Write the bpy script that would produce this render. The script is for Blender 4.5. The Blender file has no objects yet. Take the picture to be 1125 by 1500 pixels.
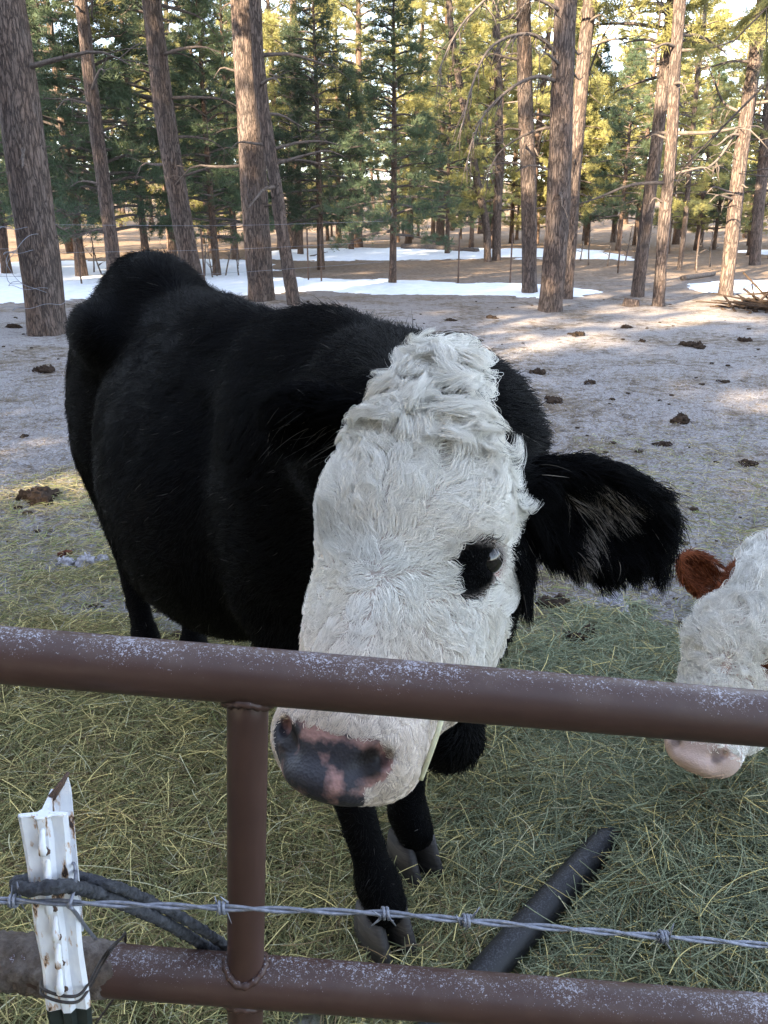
import bpy, math, random
import numpy as np
from mathutils import Vector, Matrix, kdtree

R = math.radians
rng = np.random.default_rng(7)
random.seed(7)
S = bpy.context.scene
COL = S.collection

# ------------------------------------------------------------------ camera
CAM = np.array([0.0, 0.0, 1.55]); PITCH = R(20.3); FPX = 1190.0
FWD = np.array([0, math.cos(PITCH), -math.sin(PITCH)])
UP = np.array([0, math.sin(PITCH), math.cos(PITCH)])
RT = np.array([1.0, 0, 0])
cd = bpy.data.cameras.new('camera'); co = bpy.data.objects.new('camera', cd); COL.objects.link(co)
cd.sensor_fit = 'HORIZONTAL'; cd.sensor_width = 36; cd.lens = 36 * FPX / 1125
cd.clip_start = 0.05; cd.clip_end = 2000
co.location = CAM; co.rotation_euler = (math.pi / 2 - PITCH, 0, 0)
cd.dof.use_dof = False
S.camera = co

# ------------------------------------------------------------------ light
SUN_EL, SUN_AZ = R(22.0), R(218.0)      # azimuth clockwise from +Y (north); sun stands behind-left of the camera
w = bpy.data.worlds.new('World'); S.world = w; w.use_nodes = True
nt = w.node_tree; nt.nodes.clear()
sky = nt.nodes.new('ShaderNodeTexSky'); sky.sky_type = 'NISHITA'; sky.sun_disc = False
sky.sun_elevation = SUN_EL; sky.sun_rotation = SUN_AZ
sky.altitude = 1800; sky.air_density = 1.0; sky.dust_density = 2.0; sky.ozone_density = 1.0
hs = nt.nodes.new('ShaderNodeHueSaturation'); hs.inputs['Saturation'].default_value = 0.62
bg = nt.nodes.new('ShaderNodeBackground'); bg.inputs['Strength'].default_value = 0.15
wo = nt.nodes.new('ShaderNodeOutputWorld')
nt.links.new(sky.outputs[0], hs.inputs['Color']); nt.links.new(hs.outputs[0], bg.inputs['Color']); nt.links.new(bg.outputs[0], wo.inputs['Surface'])
sd = bpy.data.lights.new('sun', 'SUN'); so = bpy.data.objects.new('sun', sd); COL.objects.link(so)
sd.energy = 5.0; sd.angle = R(0.5); sd.color = (1.0, 0.81, 0.56)
SUNV = Vector((math.sin(SUN_AZ) * math.cos(SUN_EL), math.cos(SUN_AZ) * math.cos(SUN_EL), math.sin(SUN_EL)))
so.rotation_euler = SUNV.to_track_quat('Z', 'Y').to_euler(); so.location = (-20, -20, 20)
S.view_settings.view_transform = 'Standard'; S.view_settings.look = 'None'
S.view_settings.gamma = 1.0; S.view_settings.exposure = 3.05
S.view_settings.use_curve_mapping = False
S.render.engine = 'CYCLES'
S.cycles.max_bounces = 6; S.cycles.diffuse_bounces = 3; S.cycles.glossy_bounces = 2
S.cycles.transmission_bounces = 3; S.cycles.transparent_max_bounces = 4

# ------------------------------------------------------------------ pixel <-> world helpers (photo pixels, 1125x1500)
def ray(px, py):
    d = FWD + RT * ((px - 562.5) / FPX) + UP * ((750 - py) / FPX)
    return d
def at(px, py, y):              # point on the vertical plane Y = y
    d = ray(px, py); return CAM + d * (y / d[1])
def dep(px, py, depth):         # point at a camera depth
    return CAM + ray(px, py) * depth
def gr(px, py, z=0.0):          # point on the ground
    d = ray(px, py); return CAM + d * ((z - CAM[2]) / d[2])
def unit(v):
    v = np.asarray(v, float); return v / (np.linalg.norm(v) + 1e-12)

# ------------------------------------------------------------------ noise (vectorised value noise)
def _h(i, j, k, seed):
    n = (i * 374761393 + j * 668265263 + k * 2147483647 + seed * 1274126177) & 0xFFFFFFFF
    n = ((n ^ (n >> 13)) * 1274126177) & 0xFFFFFFFF
    n = ((n ^ (n >> 16)) * 2246822519) & 0xFFFFFFFF
    return ((n ^ (n >> 15)) & 0xFFFFFF) / 16777216.0
def vnoise(x, y, z=0.0, seed=0):
    x = np.asarray(x, float); y = np.asarray(y, float); z = np.asarray(z, float) + 0 * x
    i = np.floor(x).astype(np.int64); j = np.floor(y).astype(np.int64); k = np.floor(z).astype(np.int64)
    fx = x - i; fy = y - j; fz = z - k
    fx = fx * fx * (3 - 2 * fx); fy = fy * fy * (3 - 2 * fy); fz = fz * fz * (3 - 2 * fz)
    r = 0
    for a in (0, 1):
        for b in (0, 1):
            for c in (0, 1):
                r = r + _h(i + a, j + b, k + c, seed) * (fx if a else 1 - fx) * (fy if b else 1 - fy) * (fz if c else 1 - fz)
    return r * 2 - 1
def fbm(x, y, z=0.0, o=4, seed=0):
    s = 0; a = 1; t = 0
    for q in range(o):
        s = s + a * vnoise(np.asarray(x) * 2 ** q, np.asarray(y) * 2 ** q, np.asarray(z) * 2 ** q, seed + q * 17); t += a; a *= 0.5
    return s / t
def sstep(a, b, x):
    t = np.clip((x - a) / (b - a), 0, 1); return t * t * (3 - 2 * t)

# ------------------------------------------------------------------ object helpers
def tag(o, label=None, cat=None, group=None, kind=None):
    if label: o['label'] = label
    if cat: o['category'] = cat
    if group: o['group'] = group
    if kind: o['kind'] = kind
    return o
def empty(name, loc, rz=0, parent=None):
    o = bpy.data.objects.new(name, None); COL.objects.link(o); o.location = loc; o.rotation_euler = (0, 0, rz)
    o.empty_display_size = 0.1
    if parent: o.parent = parent
    return o
def link(name, data, parent=None, world=True):
    """links data (given in world coordinates) under parent, keeping it where it is"""
    o = bpy.data.objects.new(name, data); COL.objects.link(o)
    if parent:
        o.parent = parent
        if world:
            M = Matrix.Identity(4); p = parent; chain = []
            while p: chain.append(p.matrix_basis.copy() if p.parent is None else p.matrix_parent_inverse @ p.matrix_basis); p = p.parent
            for m_ in reversed(chain): M = M @ m_
            o.matrix_parent_inverse = M.inverted()
    return o
def copy_tree(o, parent=None):
    c = o.copy(); COL.objects.link(c); c.parent = parent
    for ch in list(o.children): copy_tree(ch, c)
    return c
def mesh(name, V, F, mats=(), smooth=True, fm=None):
    me = bpy.data.meshes.new(name)
    V = np.asarray(V, np.float32)
    if isinstance(F, np.ndarray):
        n, k = F.shape
        me.vertices.add(len(V)); me.vertices.foreach_set('co', V.ravel())
        me.loops.add(n * k); me.loops.foreach_set('vertex_index', F.astype(np.int32).ravel())
        me.polygons.add(n); me.polygons.foreach_set('loop_start', np.arange(0, n * k, k, dtype=np.int32))
        try: me.polygons.foreach_set('loop_total', np.full(n, k, np.int32))
        except Exception: pass
        me.update(calc_edges=True); me.validate()
    else:
        me.from_pydata([tuple(map(float, v)) for v in V], [], [tuple(int(i) for i in f) for f in F]); me.update()
    for m_ in mats: me.materials.append(m_)
    if smooth: me.polygons.foreach_set('use_smooth', np.ones(len(me.polygons), bool))
    if fm is not None: me.polygons.foreach_set('material_index', np.asarray(fm, np.int32))
    me.update()
    return me
class MB:
    def __init__(s): s.V = []; s.F = []; s.M = []; s.n = 0
    def add(s, V, F, m=0):
        V = np.asarray(V, float); s.V.append(V); s.F += [tuple(int(i) + s.n for i in f) for f in F]; s.M += [m] * len(F); s.n += len(V)
    def data(s, name, mats, smooth=True):
        return mesh(name, np.vstack(s.V), s.F, mats, smooth, s.M)
def spline(P, n):
    P = [np.asarray(p, float) for p in P]
    if len(P) == 2: return np.array([P[0] + (P[1] - P[0]) * t for t in np.linspace(0, 1, n)])
    Q = [2 * P[0] - P[1]] + P + [2 * P[-1] - P[-2]]
    out = []
    for t in np.linspace(0, len(P) - 1 - 1e-9, n):
        i = int(t); f = t - i; a, b, c, d = Q[i:i + 4]
        out.append(0.5 * (2 * b + (c - a) * f + (2 * a - 5 * b + 4 * c - d) * f * f + (3 * b - a - 3 * c + d) * f ** 3))
    return np.array(out)
def frames(P):
    P = np.asarray(P, float); T = np.gradient(P, axis=0); T /= np.linalg.norm(T, axis=1)[:, None] + 1e-12
    a = np.array([0, 0, 1.0]) if abs(T[0][2]) < 0.9 else np.array([1.0, 0, 0])
    n = unit(np.cross(T[0], a)); N = [n]
    for i in range(1, len(P)):
        n = N[-1] - T[i] * np.dot(N[-1], T[i]); N.append(unit(n))
    N = np.array(N); B = np.cross(T, N); return T, N, B
def tube(P, r, k=8, cap=True, disp=None):
    P = np.asarray(P, float); n = len(P); r = np.asarray(r, float)
    r = np.interp(np.linspace(0, 1, n), np.linspace(0, 1, len(r)), r) if r.ndim and len(r) != n else np.broadcast_to(r, (n,))
    T, N, B = frames(P); a = np.linspace(0, 2 * math.pi, k, endpoint=False)
    rr = r[:, None] * np.ones((1, k))
    if disp is not None: rr = rr + disp(P, a)
    V = P[:, None, :] + (N[:, None, :] * np.cos(a)[None, :, None] + B[:, None, :] * np.sin(a)[None, :, None]) * rr[:, :, None]
    V = V.reshape(-1, 3); F = []
    for i in range(n - 1):
        for j in range(k):
            j2 = (j + 1) % k; F.append((i * k + j, i * k + j2, (i + 1) * k + j2, (i + 1) * k + j))
    if cap: F.append(tuple(range(k - 1, -1, -1))); F.append(tuple((n - 1) * k + j for j in range(k)))
    return V, F
def tube_np(P, r, k):
    """vectorised tube without caps"""
    V, _ = tube(P, r, k, cap=False); n = len(P)
    i, j = np.meshgrid(np.arange(n - 1), np.arange(k), indexing='ij'); j2 = (j + 1) % k
    return V, np.stack([i * k + j, i * k + j2, (i + 1) * k + j2, (i + 1) * k + j], -1).reshape(-1, 4)
def blob(c, r, seed=0, n=10, amp=0.25, freq=2.0, R3=None):
    V = []; F = []
    for i in range(n + 1):
        th = math.pi * i / n
        for j in range(2 * n):
            ph = math.pi * j / n
            V.append((math.sin(th) * math.cos(ph), math.sin(th) * math.sin(ph), math.cos(th)))
    for i in range(n):
        for j in range(2 * n):
            j2 = (j + 1) % (2 * n); F.append((i * 2 * n + j, (i + 1) * 2 * n + j, (i + 1) * 2 * n + j2, i * 2 * n + j2))
    V = np.array(V); d = 1 + amp * fbm(V[:, 0] * freq + seed * 3.1, V[:, 1] * freq, V[:, 2] * freq, 3, seed)
    V = V * d[:, None] * np.asarray(r, float)
    if R3 is not None: V = V @ R3.T
    return V + np.asarray(c, float), F
def curves(name, P, rad, mat, parent=None, col=None, taper=True):
    """P (N,K,3) strands in world coordinates"""
    N, K, _ = P.shape
    cu = bpy.data.hair_curves.new(name); cu.add_curves([K] * N)
    cu.points.foreach_set('position', P.astype(np.float32).ravel())
    t = np.linspace(0, 1, K)[None, :]
    rr = np.broadcast_to(np.asarray(rad, float).reshape(-1, 1), (N, 1)) * (1 - 0.85 * t ** 2 if taper else 1 + 0 * t)
    a = cu.attributes.new('radius', 'FLOAT', 'POINT') if 'radius' not in cu.attributes else cu.attributes['radius']
    a.data.foreach_set('value', rr.astype(np.float32).ravel())
    if col is not None:
        c = cu.attributes.new('hcol', 'FLOAT_COLOR', 'CURVE')
        c.data.foreach_set('color', np.hstack([col, np.ones((N, 1))]).astype(np.float32).ravel())
    cu.materials.append(mat)
    return link(name, cu, parent)

# ------------------------------------------------------------------ materials
class NT:
    def __init__(s, name):
        s.m = bpy.data.materials.new(name); s.m.use_nodes = True; s.t = s.m.node_tree; s.t.nodes.clear()
        s.out = s.n('ShaderNodeOutputMaterial'); s.b = s.n('ShaderNodeBsdfPrincipled'); s.l(s.b, 0, s.out, 0)
    def n(s, t, **k):
        o = s.t.nodes.new(t)
        for a, b in k.items(): setattr(o, a, b)
        return o
    def l(s, a, ai, b, bi): s.t.links.new(a.outputs[ai], b.inputs[bi])
    def pos(s, scale=(1, 1, 1), obj=False):
        if obj: g = s.n('ShaderNodeTexCoord'); i = 'Object'
        else: g = s.n('ShaderNodeNewGeometry'); i = 'Position'
        m = s.n('ShaderNodeMapping'); m.inputs['Scale'].default_value = scale; s.l(g, i, m, 'Vector'); return m
    def noise(s, src, sc, det=4, rough=0.55, dist=0):
        n = s.n('ShaderNodeTexNoise'); n.inputs['Scale'].default_value = sc; n.inputs['Detail'].default_value = det
        n.inputs['Roughness'].default_value = rough; n.inputs['Distortion'].default_value = dist
        if src is not None: s.l(src, 0, n, 'Vector')
        return n
    def ramp(s, src, si, stops):
        r = s.n('ShaderNodeValToRGB'); e = r.color_ramp.elements
        while len(e) < len(stops): e.new(0.5)
        for q, (p, c) in zip(e, stops):
            q.position = p; q.color = (c, c, c, 1) if isinstance(c, (int, float)) else (*c, 1)
        s.l(src, si, r, 0); return r
    def mix(s, f, a, b, fi=0):
        m = s.n('ShaderNodeMix', data_type='RGBA')
        if isinstance(f, (int, float)): m.inputs[0].default_value = f
        else: s.t.links.new(f.outputs[fi], m.inputs[0])
        for v, i in ((a, 6), (b, 7)):
            if isinstance(v, tuple): m.inputs[i].default_value = (*v, 1)
            else: s.t.links.new(v.outputs[2] if v.bl_idname == 'ShaderNodeMix' else v.outputs[0], m.inputs[i])
        return m
    def math(s, op, a, b=None, clamp=False):
        m = s.n('ShaderNodeMath', operation=op); m.use_clamp = clamp
        for i, v in enumerate((a, b)):
            if v is None: continue
            if isinstance(v, (int, float)): m.inputs[i].default_value = v
            elif isinstance(v, tuple): s.t.links.new(v[0].outputs[v[1]], m.inputs[i])
            else: s.t.links.new(v.outputs[0], m.inputs[i])
        return m
    def col(s, v):
        if isinstance(v, tuple): s.b.inputs['Base Color'].default_value = (*v, 1)
        else: s.t.links.new(v.outputs[2] if v.bl_idname == 'ShaderNodeMix' else v.outputs[0], s.b.inputs['Base Color'])
    def bump(s, h, strength=0.5, dist=0.01, hi=0):
        b = s.n('ShaderNodeBump'); b.inputs['Strength'].default_value = strength; b.inputs['Distance'].default_value = dist
        s.l(h, hi, b, 'Height'); s.l(b, 0, s.b, 'Normal'); return b
    def set(s, **k):
        for a, v in k.items(): s.b.inputs[a.replace('_', ' ')].default_value = v

def simple(name, c, rough=0.6, spec=0.4, metal=0.0, nscale=30, var=0.35, bump=0.2, bd=0.003):
    m = NT(name); p = m.pos(); n = m.noise(p, nscale, 5)
    d = tuple(x * (1 - var) for x in c); l = tuple(min(1, x * (1 + var)) for x in c)
    m.col(m.ramp(n, 0, [(0.3, d), (0.7, l)])); m.set(Roughness=rough, Metallic=metal); m.b.inputs['Specular IOR Level'].default_value = spec
    if bump: m.bump(n, bump, bd)
    return m.m

def bark_mat(name, plate, fissure, warm, obj=False):
    m = NT(name); p = m.pos((1, 1, 0.17), obj); n = m.noise(p, 9, 5, 0.6)
    v = m.n('ShaderNodeTexVoronoi', feature='DISTANCE_TO_EDGE'); v.inputs['Scale'].default_value = 24
    mx = m.n('ShaderNodeVectorMath', operation='MULTIPLY_ADD')
    m.l(n, 1, mx, 0); mx.inputs[1].default_value = (0.16, 0.16, 0.16); m.l(p, 0, mx, 2); m.l(mx, 0, v, 'Vector')
    p2 = m.pos((1, 1, 0.35), obj); n2 = m.noise(p2, 42, 6, 0.7)
    base = m.mix(m.ramp(m.noise(p2, 5, 3), 0, [(0.35, 0.0), (0.65, 1.0)]), plate, warm)
    fine = m.mix(m.ramp(n2, 0, [(0.3, 1.0), (0.6, 0.0)]), base, tuple(x * 0.5 for x in plate))
    cr = m.ramp(v, 0, [(0.0, 0.0), (0.16, 1.0)])
    m.col(m.mix(m.ramp(n2, 0, [(0.35, 0.45), (0.6, 1.0)]), fine, m.mix(cr, fissure, fine)))
    h = m.math('ADD', m.math('MULTIPLY', cr, 0.8), m.math('MULTIPLY', n2, 0.5))
    m.bump(h, 0.9, 0.02); m.set(Roughness=0.95); m.b.inputs['Specular IOR Level'].default_value = 0.15
    return m.m
M_bark = bark_mat('pine_bark', (0.150, 0.120, 0.108), (0.036, 0.029, 0.028), (0.185, 0.130, 0.105))
M_bark2 = bark_mat('pine_bark_far', (0.16, 0.115, 0.095), (0.045, 0.034, 0.030), (0.23, 0.145, 0.10), True)
M_twig = simple('dead_wood', (0.11, 0.09, 0.08), 0.9, 0.1, nscale=20)

def needle_mat(name, a, b, trans):
    m = NT(name); oi = m.n('ShaderNodeObjectInfo'); p = m.pos(obj=True); n = m.noise(p, 0.9, 3, 0.6)
    c = m.ramp(n, 0, [(0.32, a), (0.68, b)])
    hv = m.n('ShaderNodeHueSaturation'); m.l(c, 0, hv, 'Color')
    mr = m.n('ShaderNodeMapRange'); m.l(oi, 'Random', mr, 0); mr.inputs[3].default_value = 0.75; mr.inputs[4].default_value = 1.3; m.l(mr, 0, hv, 'Value')
    m.t.links.new(hv.outputs[0], m.b.inputs['Base Color']); m.set(Roughness=0.6); m.b.inputs['Specular IOR Level'].default_value = 0.3
    tr = m.n('ShaderNodeBsdfTranslucent'); m.l(hv, 0, tr, 'Color')
    ms = m.n('ShaderNodeMixShader'); ms.inputs[0].default_value = trans; m.l(m.b, 0, ms, 1); m.l(tr, 0, ms, 2); m.l(ms, 0, m.out, 0)
    return m.m
M_needle = needle_mat('sunlit_tone_needles', (0.22, 0.215, 0.080), (0.35, 0.325, 0.125), 0.45)  # yellow glow of sunlight put into the needle colour
M_needle_d = needle_mat('shade_tone_needles', (0.050, 0.075, 0.045), (0.085, 0.115, 0.06), 0.25)  # shaded copy: the dark blue-green of shade is put into the colour

# ------------------------------------------------------------------ terrain
def hay_depth(x, y):
    """height of the hay lying on the ground"""
    e = fbm(x * 1.3 + 5, y * 1.3, 0, 3, 3)
    near = sstep(3.1, 2.35, y + 0.45 * e - 0.10 * np.clip(x, -1, 1))
    pile = np.exp(-(((x - 1.05) / 0.60) ** 2 + ((y - 1.50) / 0.55) ** 2))
    return near * (0.02 + 0.02 * fbm(x * 6, y * 6, 0, 3, 9)) + 0.17 * pile * (1 + 0.3 * fbm(x * 5, y * 5, 0, 3, 4))
def terrain(x, y):
    d = np.hypot(x, y)
    z = 0.05 * fbm(x * 0.35, y * 0.35, 0, 3, 1) * sstep(3, 9, d)
    z = z + 0.35 * fbm(x * 0.03, y * 0.03, 0, 2, 2) * sstep(14, 40, d)
    z = z + 0.022 * fbm(x * 2.6, y * 2.6, 0, 4, 5) * sstep(1.5, 3.5, d) + 0.006 * fbm(x * 9, y * 9, 0, 3, 6)
    z = z + 0.010 * np.abs(fbm(x * 7, y * 7, 0, 3, 8)) * sstep(2, 4, d)
    z = z + 0.012 * np.clip(y - 45, 0, 400) + 0.05 * np.clip(y - 62, 0, 120)
    return z + hay_depth(x, y)
def tz(x, y): return float(terrain(np.array([float(x)]), np.array([float(y)]))[0])
def onground(px, py):
    p = gr(px, py, 0.0)
    for _ in range(4): p = gr(px, py, tz(p[0], p[1]))
    return p

m = NT('frosty_ground'); p = m.pos()
nA = m.noise(p, 1.1, 5, 0.6); nB = m.noise(p, 9, 6, 0.65); nC = m.noise(p, 60, 4, 0.6); nD = m.noise(p, 0.12, 3)
dirt = m.ramp(nB, 0, [(0.28, (0.045, 0.033, 0.026)), (0.5, (0.14, 0.112, 0.085)), (0.8, (0.25, 0.205, 0.15))])
frost = m.ramp(nC, 0, [(0.3, (0.15, 0.137, 0.130)), (0.7, (0.36, 0.345, 0.350))])
fsum = m.math('ADD', m.math('MULTIPLY', nA, 0.55), m.math('MULTIPLY', nB, 0.45))
fmask = m.ramp(m.math('ADD', fsum, m.math('MULTIPLY', nC, 0.30)), 0, [(0.57, 0.0), (0.68, 0.9)])
g = m.mix(fmask, dirt, frost)
# the forest floor further off is pine duff rather than frosted pasture
sx = m.n('ShaderNodeSeparateXYZ'); m.l(p, 0, sx, 0)
far = m.ramp(m.math('DIVIDE', m.math('ADD', (sx, 1), m.math('MULTIPLY', nD, 14)), 60), 0, [(0.30, 0.0), (0.52, 1.0)])
duff = m.ramp(nB, 0, [(0.3, (0.11, 0.075, 0.052)), (0.7, (0.26, 0.19, 0.135))])
g2 = m.mix(far, g, duff)
at_h = m.n('ShaderNodeAttribute', attribute_name='hay')
hay = m.ramp(nC, 0, [(0.3, (0.045, 0.047, 0.024)), (0.7, (0.13, 0.14, 0.07))])
m.col(m.mix(at_h, g2, hay, 2)); m.set(Roughness=0.95); m.b.inputs['Specular IOR Level'].default_value = 0.15
m.bump(m.math('ADD', nB, m.math('MULTIPLY', nC, 0.6)), 0.6, 0.025); M_ground = m.m

ang = np.concatenate([np.arange(-180, -37, 2.5), np.arange(-36, 36.01, 0.22), np.arange(38, 179, 2.5)])
ang = np.radians(ang)
rad = [0.0001]; r_ = 0.25
while r_ < 420: rad.append(r_); r_ += 0.0125 * r_ + 0.004
rad = np.array(rad)
A_, R_ = np.meshgrid(ang, rad, indexing='ij'); X = np.sin(A_) * R_; Y = np.cos(A_) * R_
Z = terrain(X, Y); na, nr = X.shape
i, j = np.meshgrid(np.arange(na), np.arange(nr - 1), indexing='ij'); i2 = (i + 1) % na
F = np.stack([i * nr + j, i * nr + j + 1, i2 * nr + j + 1, i2 * nr + j], -1).reshape(-1, 4)[:, ::-1]
me = mesh('ground', np.stack([X, Y, Z], -1).reshape(-1, 3), F[:, ::-1], [M_ground])
hy = sstep(0.002, 0.016, hay_depth(X, Y) + 0.006 * fbm(X * 8, Y * 8, 0, 3, 12)).ravel()
a = me.attributes.new('hay', 'FLOAT', 'POINT'); a.data.foreach_set('value', hy.astype(np.float32))
tag(link('ground', me), 'frosty trampled pasture ground running back into the forest', kind='structure')

# snow: thin wind-crusted patches that rise out of the ground
def snow_h(x, y):
    n = fbm(x * 0.22, y * 0.35, 0, 4, 31) * 0.9
    b1 = np.exp(-((y - 18.2 - 0.02 * x + 1.0 * np.sin(x * 0.35)) / np.where(x < -2, 2.6, 1.7)) ** 2) * (1.0 + 0.35 * sstep(0, -7, x)) * (1 - 0.75 * np.exp(-((x - 5.5) / 1.3) ** 2))
    b2 = np.exp(-((y - 31) / 3.5) ** 2) * sstep(7.5, 5, np.abs(x - 2.0)) * 1.1
    b3 = np.exp(-((y - 24) / 4.5) ** 2) * sstep(-2, -5, x) * 1.25
    b4 = np.exp(-((y - 33) / 3.0) ** 2) * sstep(12, 15, x)
    return 0.13 * np.clip(np.maximum.reduce([b1, b2, b3, b4]) * 1.15 + n * 0.45 + 0.30 * fbm(x * 1.1, y * 1.6, 0, 3, 37) - 0.52, -1, 0.5)
xs = np.linspace(-26, 30, 420); ys = np.linspace(11, 42, 300); X, Y = np.meshgrid(xs, ys, indexing='ij')
Z = terrain(X, Y) + snow_h(X, Y)
i, j = np.meshgrid(np.arange(419), np.arange(299), indexing='ij')
F = np.stack([i * 300 + j, (i + 1) * 300 + j, (i + 1) * 300 + j + 1, i * 300 + j + 1], -1).reshape(-1, 4)
keep = (snow_h(X, Y).ravel()[F] > -0.02).any(1); F = F[keep]
m = NT('old_snow'); p = m.pos(); n = m.noise(p, 5, 5); m.col(m.ramp(n, 0, [(0.3, (0.72, 0.76, 0.82)), (0.7, (0.86, 0.88, 0.92))]))
m.set(Roughness=0.6); m.bump(n, 0.5, 0.05)
tag(link('snow', mesh('snow', np.stack([X, Y, Z], -1).reshape(-1, 3), F, [m.m])), 'patches of old snow lying between the pines', kind='structure')


# ================================================================== TREES
def trunk_mesh(name, P, r, k=14, bark=0.0, mat=None, flare=True, step=None):
    n = len(P) * 4 if step is None else int(sum(np.linalg.norm(np.diff(np.array(P), axis=0), axis=1)) / step)
    Q = spline(P, max(n, 6)); L = np.concatenate([[0], np.cumsum(np.linalg.norm(np.diff(Q, axis=0), axis=1))]); t = L / L[-1]
    rr = np.interp(t, np.linspace(0, 1, len(r)), r)
    if flare: rr = rr * (1 + 0.22 * np.exp(-L / 0.22))
    def disp(PP, a):
        x = np.cos(a)[None, :] * rr[:, None]; y = np.sin(a)[None, :] * rr[:, None]; z = L[:, None] * np.ones_like(x)
        s0 = P[0][0] * 7
        c = fbm(x * 16 + s0, y * 16, z * 3.2, 3, 41); d = -np.clip(0.28 - np.abs(c), 0, 1) * 0.055
        big = 0.05 * rr[:, None] * fbm(x * 5 + s0, y * 5, z * 0.8, 2, 43)
        lob = 0.22 * rr[:, None] * np.exp(-z / 0.2) * np.cos(a * 5 + s0)[None, :]
        return d * bark + big + lob + bark * 0.004 * vnoise(x * 60, y * 60, z * 30, 5)
    V, F = tube(Q, rr, k, True, disp)
    return mesh(name, V, F, [mat or M_bark])

def crown_mesh(name, seed, z0, H, rad, nl, tuft=13, per=1.0, nmat=None, droop=0.25, shape='round', nlen=0.15, wood=True, cone=0.8):
    """limbs and needle tufts of one pine: thousands of thin needle blades on real limbs"""
    g = np.random.default_rng(seed); TV = []; TF = []; nv = 0; C = []; D = []
    for q in range(nl):
        u = (q + g.random()) / nl; z = z0 + (H - z0) * u ** 0.9
        if shape == 'cone': L = rad * (1.02 - u) ** cone
        else: L = rad * (0.45 + 0.75 * math.sin(math.pi * min(1, 0.18 + 0.82 * u)) - 0.42 * u)
        L *= g.uniform(0.55, 1.15); az = q * 2.39996 + g.normal(0, 0.35)
        rise = g.uniform(-0.1, 0.35) + 0.5 * u
        d = np.array([math.cos(az), math.sin(az), 0])
        side = np.array([-d[1], d[0], 0])
        P = [np.array([0, 0, z]), d * L * 0.35 + side * g.normal(0, 0.05) * L + [0, 0, z + L * (rise * 0.35 - 0.02)],
             d * L * 0.7 + side * g.normal(0, 0.08) * L + [0, 0, z + L * (rise * 0.6 - droop * 0.4)], d * L + side * g.normal(0, 0.1) * L + [0, 0, z + L * (rise - droop * 0.7)]]
        Q = spline(P, 7)
        if wood:
            V, F = tube_np(Q, np.linspace(0.02 + 0.012 * L, 0.006, 7), 4); TV.append(V); TF.append(F + nv); nv += len(V)
        nsub = int(6 + 5 * L)
        for s in range(nsub):
            t = 0.3 + 0.7 * (s + g.random()) / nsub; c = Q[min(6, int(t * 6))] * (1 - (t * 6) % 1) + Q[min(6, int(t * 6) + 1)] * ((t * 6) % 1)
            sl = L * 0.36 * (1.25 - t) * g.uniform(0.5, 1.2) + 0.12
            sd_ = unit(d * g.uniform(0.2, 0.9) + side * g.choice([-1, 1]) * g.uniform(0.4, 1.1) + np.array([0, 0, g.normal(0.12, 0.3)]))
            e = c + sd_ * sl
            if wood and sl > 0.2:
                V, F = tube_np(np.array([c, (c + e) / 2 + [0, 0, -0.03], e]), [0.009, 0.006, 0.003], 3); TV.append(V); TF.append(F + nv); nv += len(V)
            nt_ = max(1, int((2 + 7 * sl) * per))
            for k_ in range(nt_):
                f = g.uniform(0.35, 1.05) if k_ else 1.0
                C.append(c + sd_ * sl * f + g.normal(0, 0.05, 3)); D.append(unit(sd_ + np.array([0, 0, 0.45]) + g.normal(0, 0.3, 3)))
    C = np.array(C); D = np.array(D); n = len(C)
    # needles: thin triangles fanned round every shoot
    r = g.normal(0, 1, (n, tuft, 3)); r -= (r * D[:, None, :]).sum(-1, keepdims=True) * D[:, None, :]; r /= np.linalg.norm(r, axis=-1, keepdims=True)
    sp = g.uniform(0.35, 1.3, (n, tuft, 1)); nd = D[:, None, :] * np.cos(sp) + r * np.sin(sp)
    ln = nlen * g.uniform(0.7, 1.2, (n, tuft, 1)); base = C[:, None, :] - D[:, None, :] * (nlen * g.uniform(0, 0.9, (n, tuft, 1)))
    wv = np.cross(nd, g.normal(0, 1, (n, tuft, 3))); wv /= np.linalg.norm(wv, axis=-1, keepdims=True) + 1e-9; wv *= nlen * 0.045
    V = np.stack([base - wv, base + wv, base + nd * ln], 2).reshape(-1, 3)
    F3 = np.arange(len(V)).reshape(-1, 3)
    if wood and TV:
        TV = np.vstack(TV); TF = np.vstack(TF)
        tri = np.vstack([TF[:, [0, 1, 2]], TF[:, [0, 2, 3]]]); V = np.vstack([TV, V]); mi = np.concatenate([np.zeros(len(tri)), np.ones(len(F3))]); F3 = np.vstack([tri, F3 + len(TV)])
    else: mi = np.ones(len(F3))
    me = mesh(name, V, F3, [M_twig, nmat or M_needle], False, mi)
    return me

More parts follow.
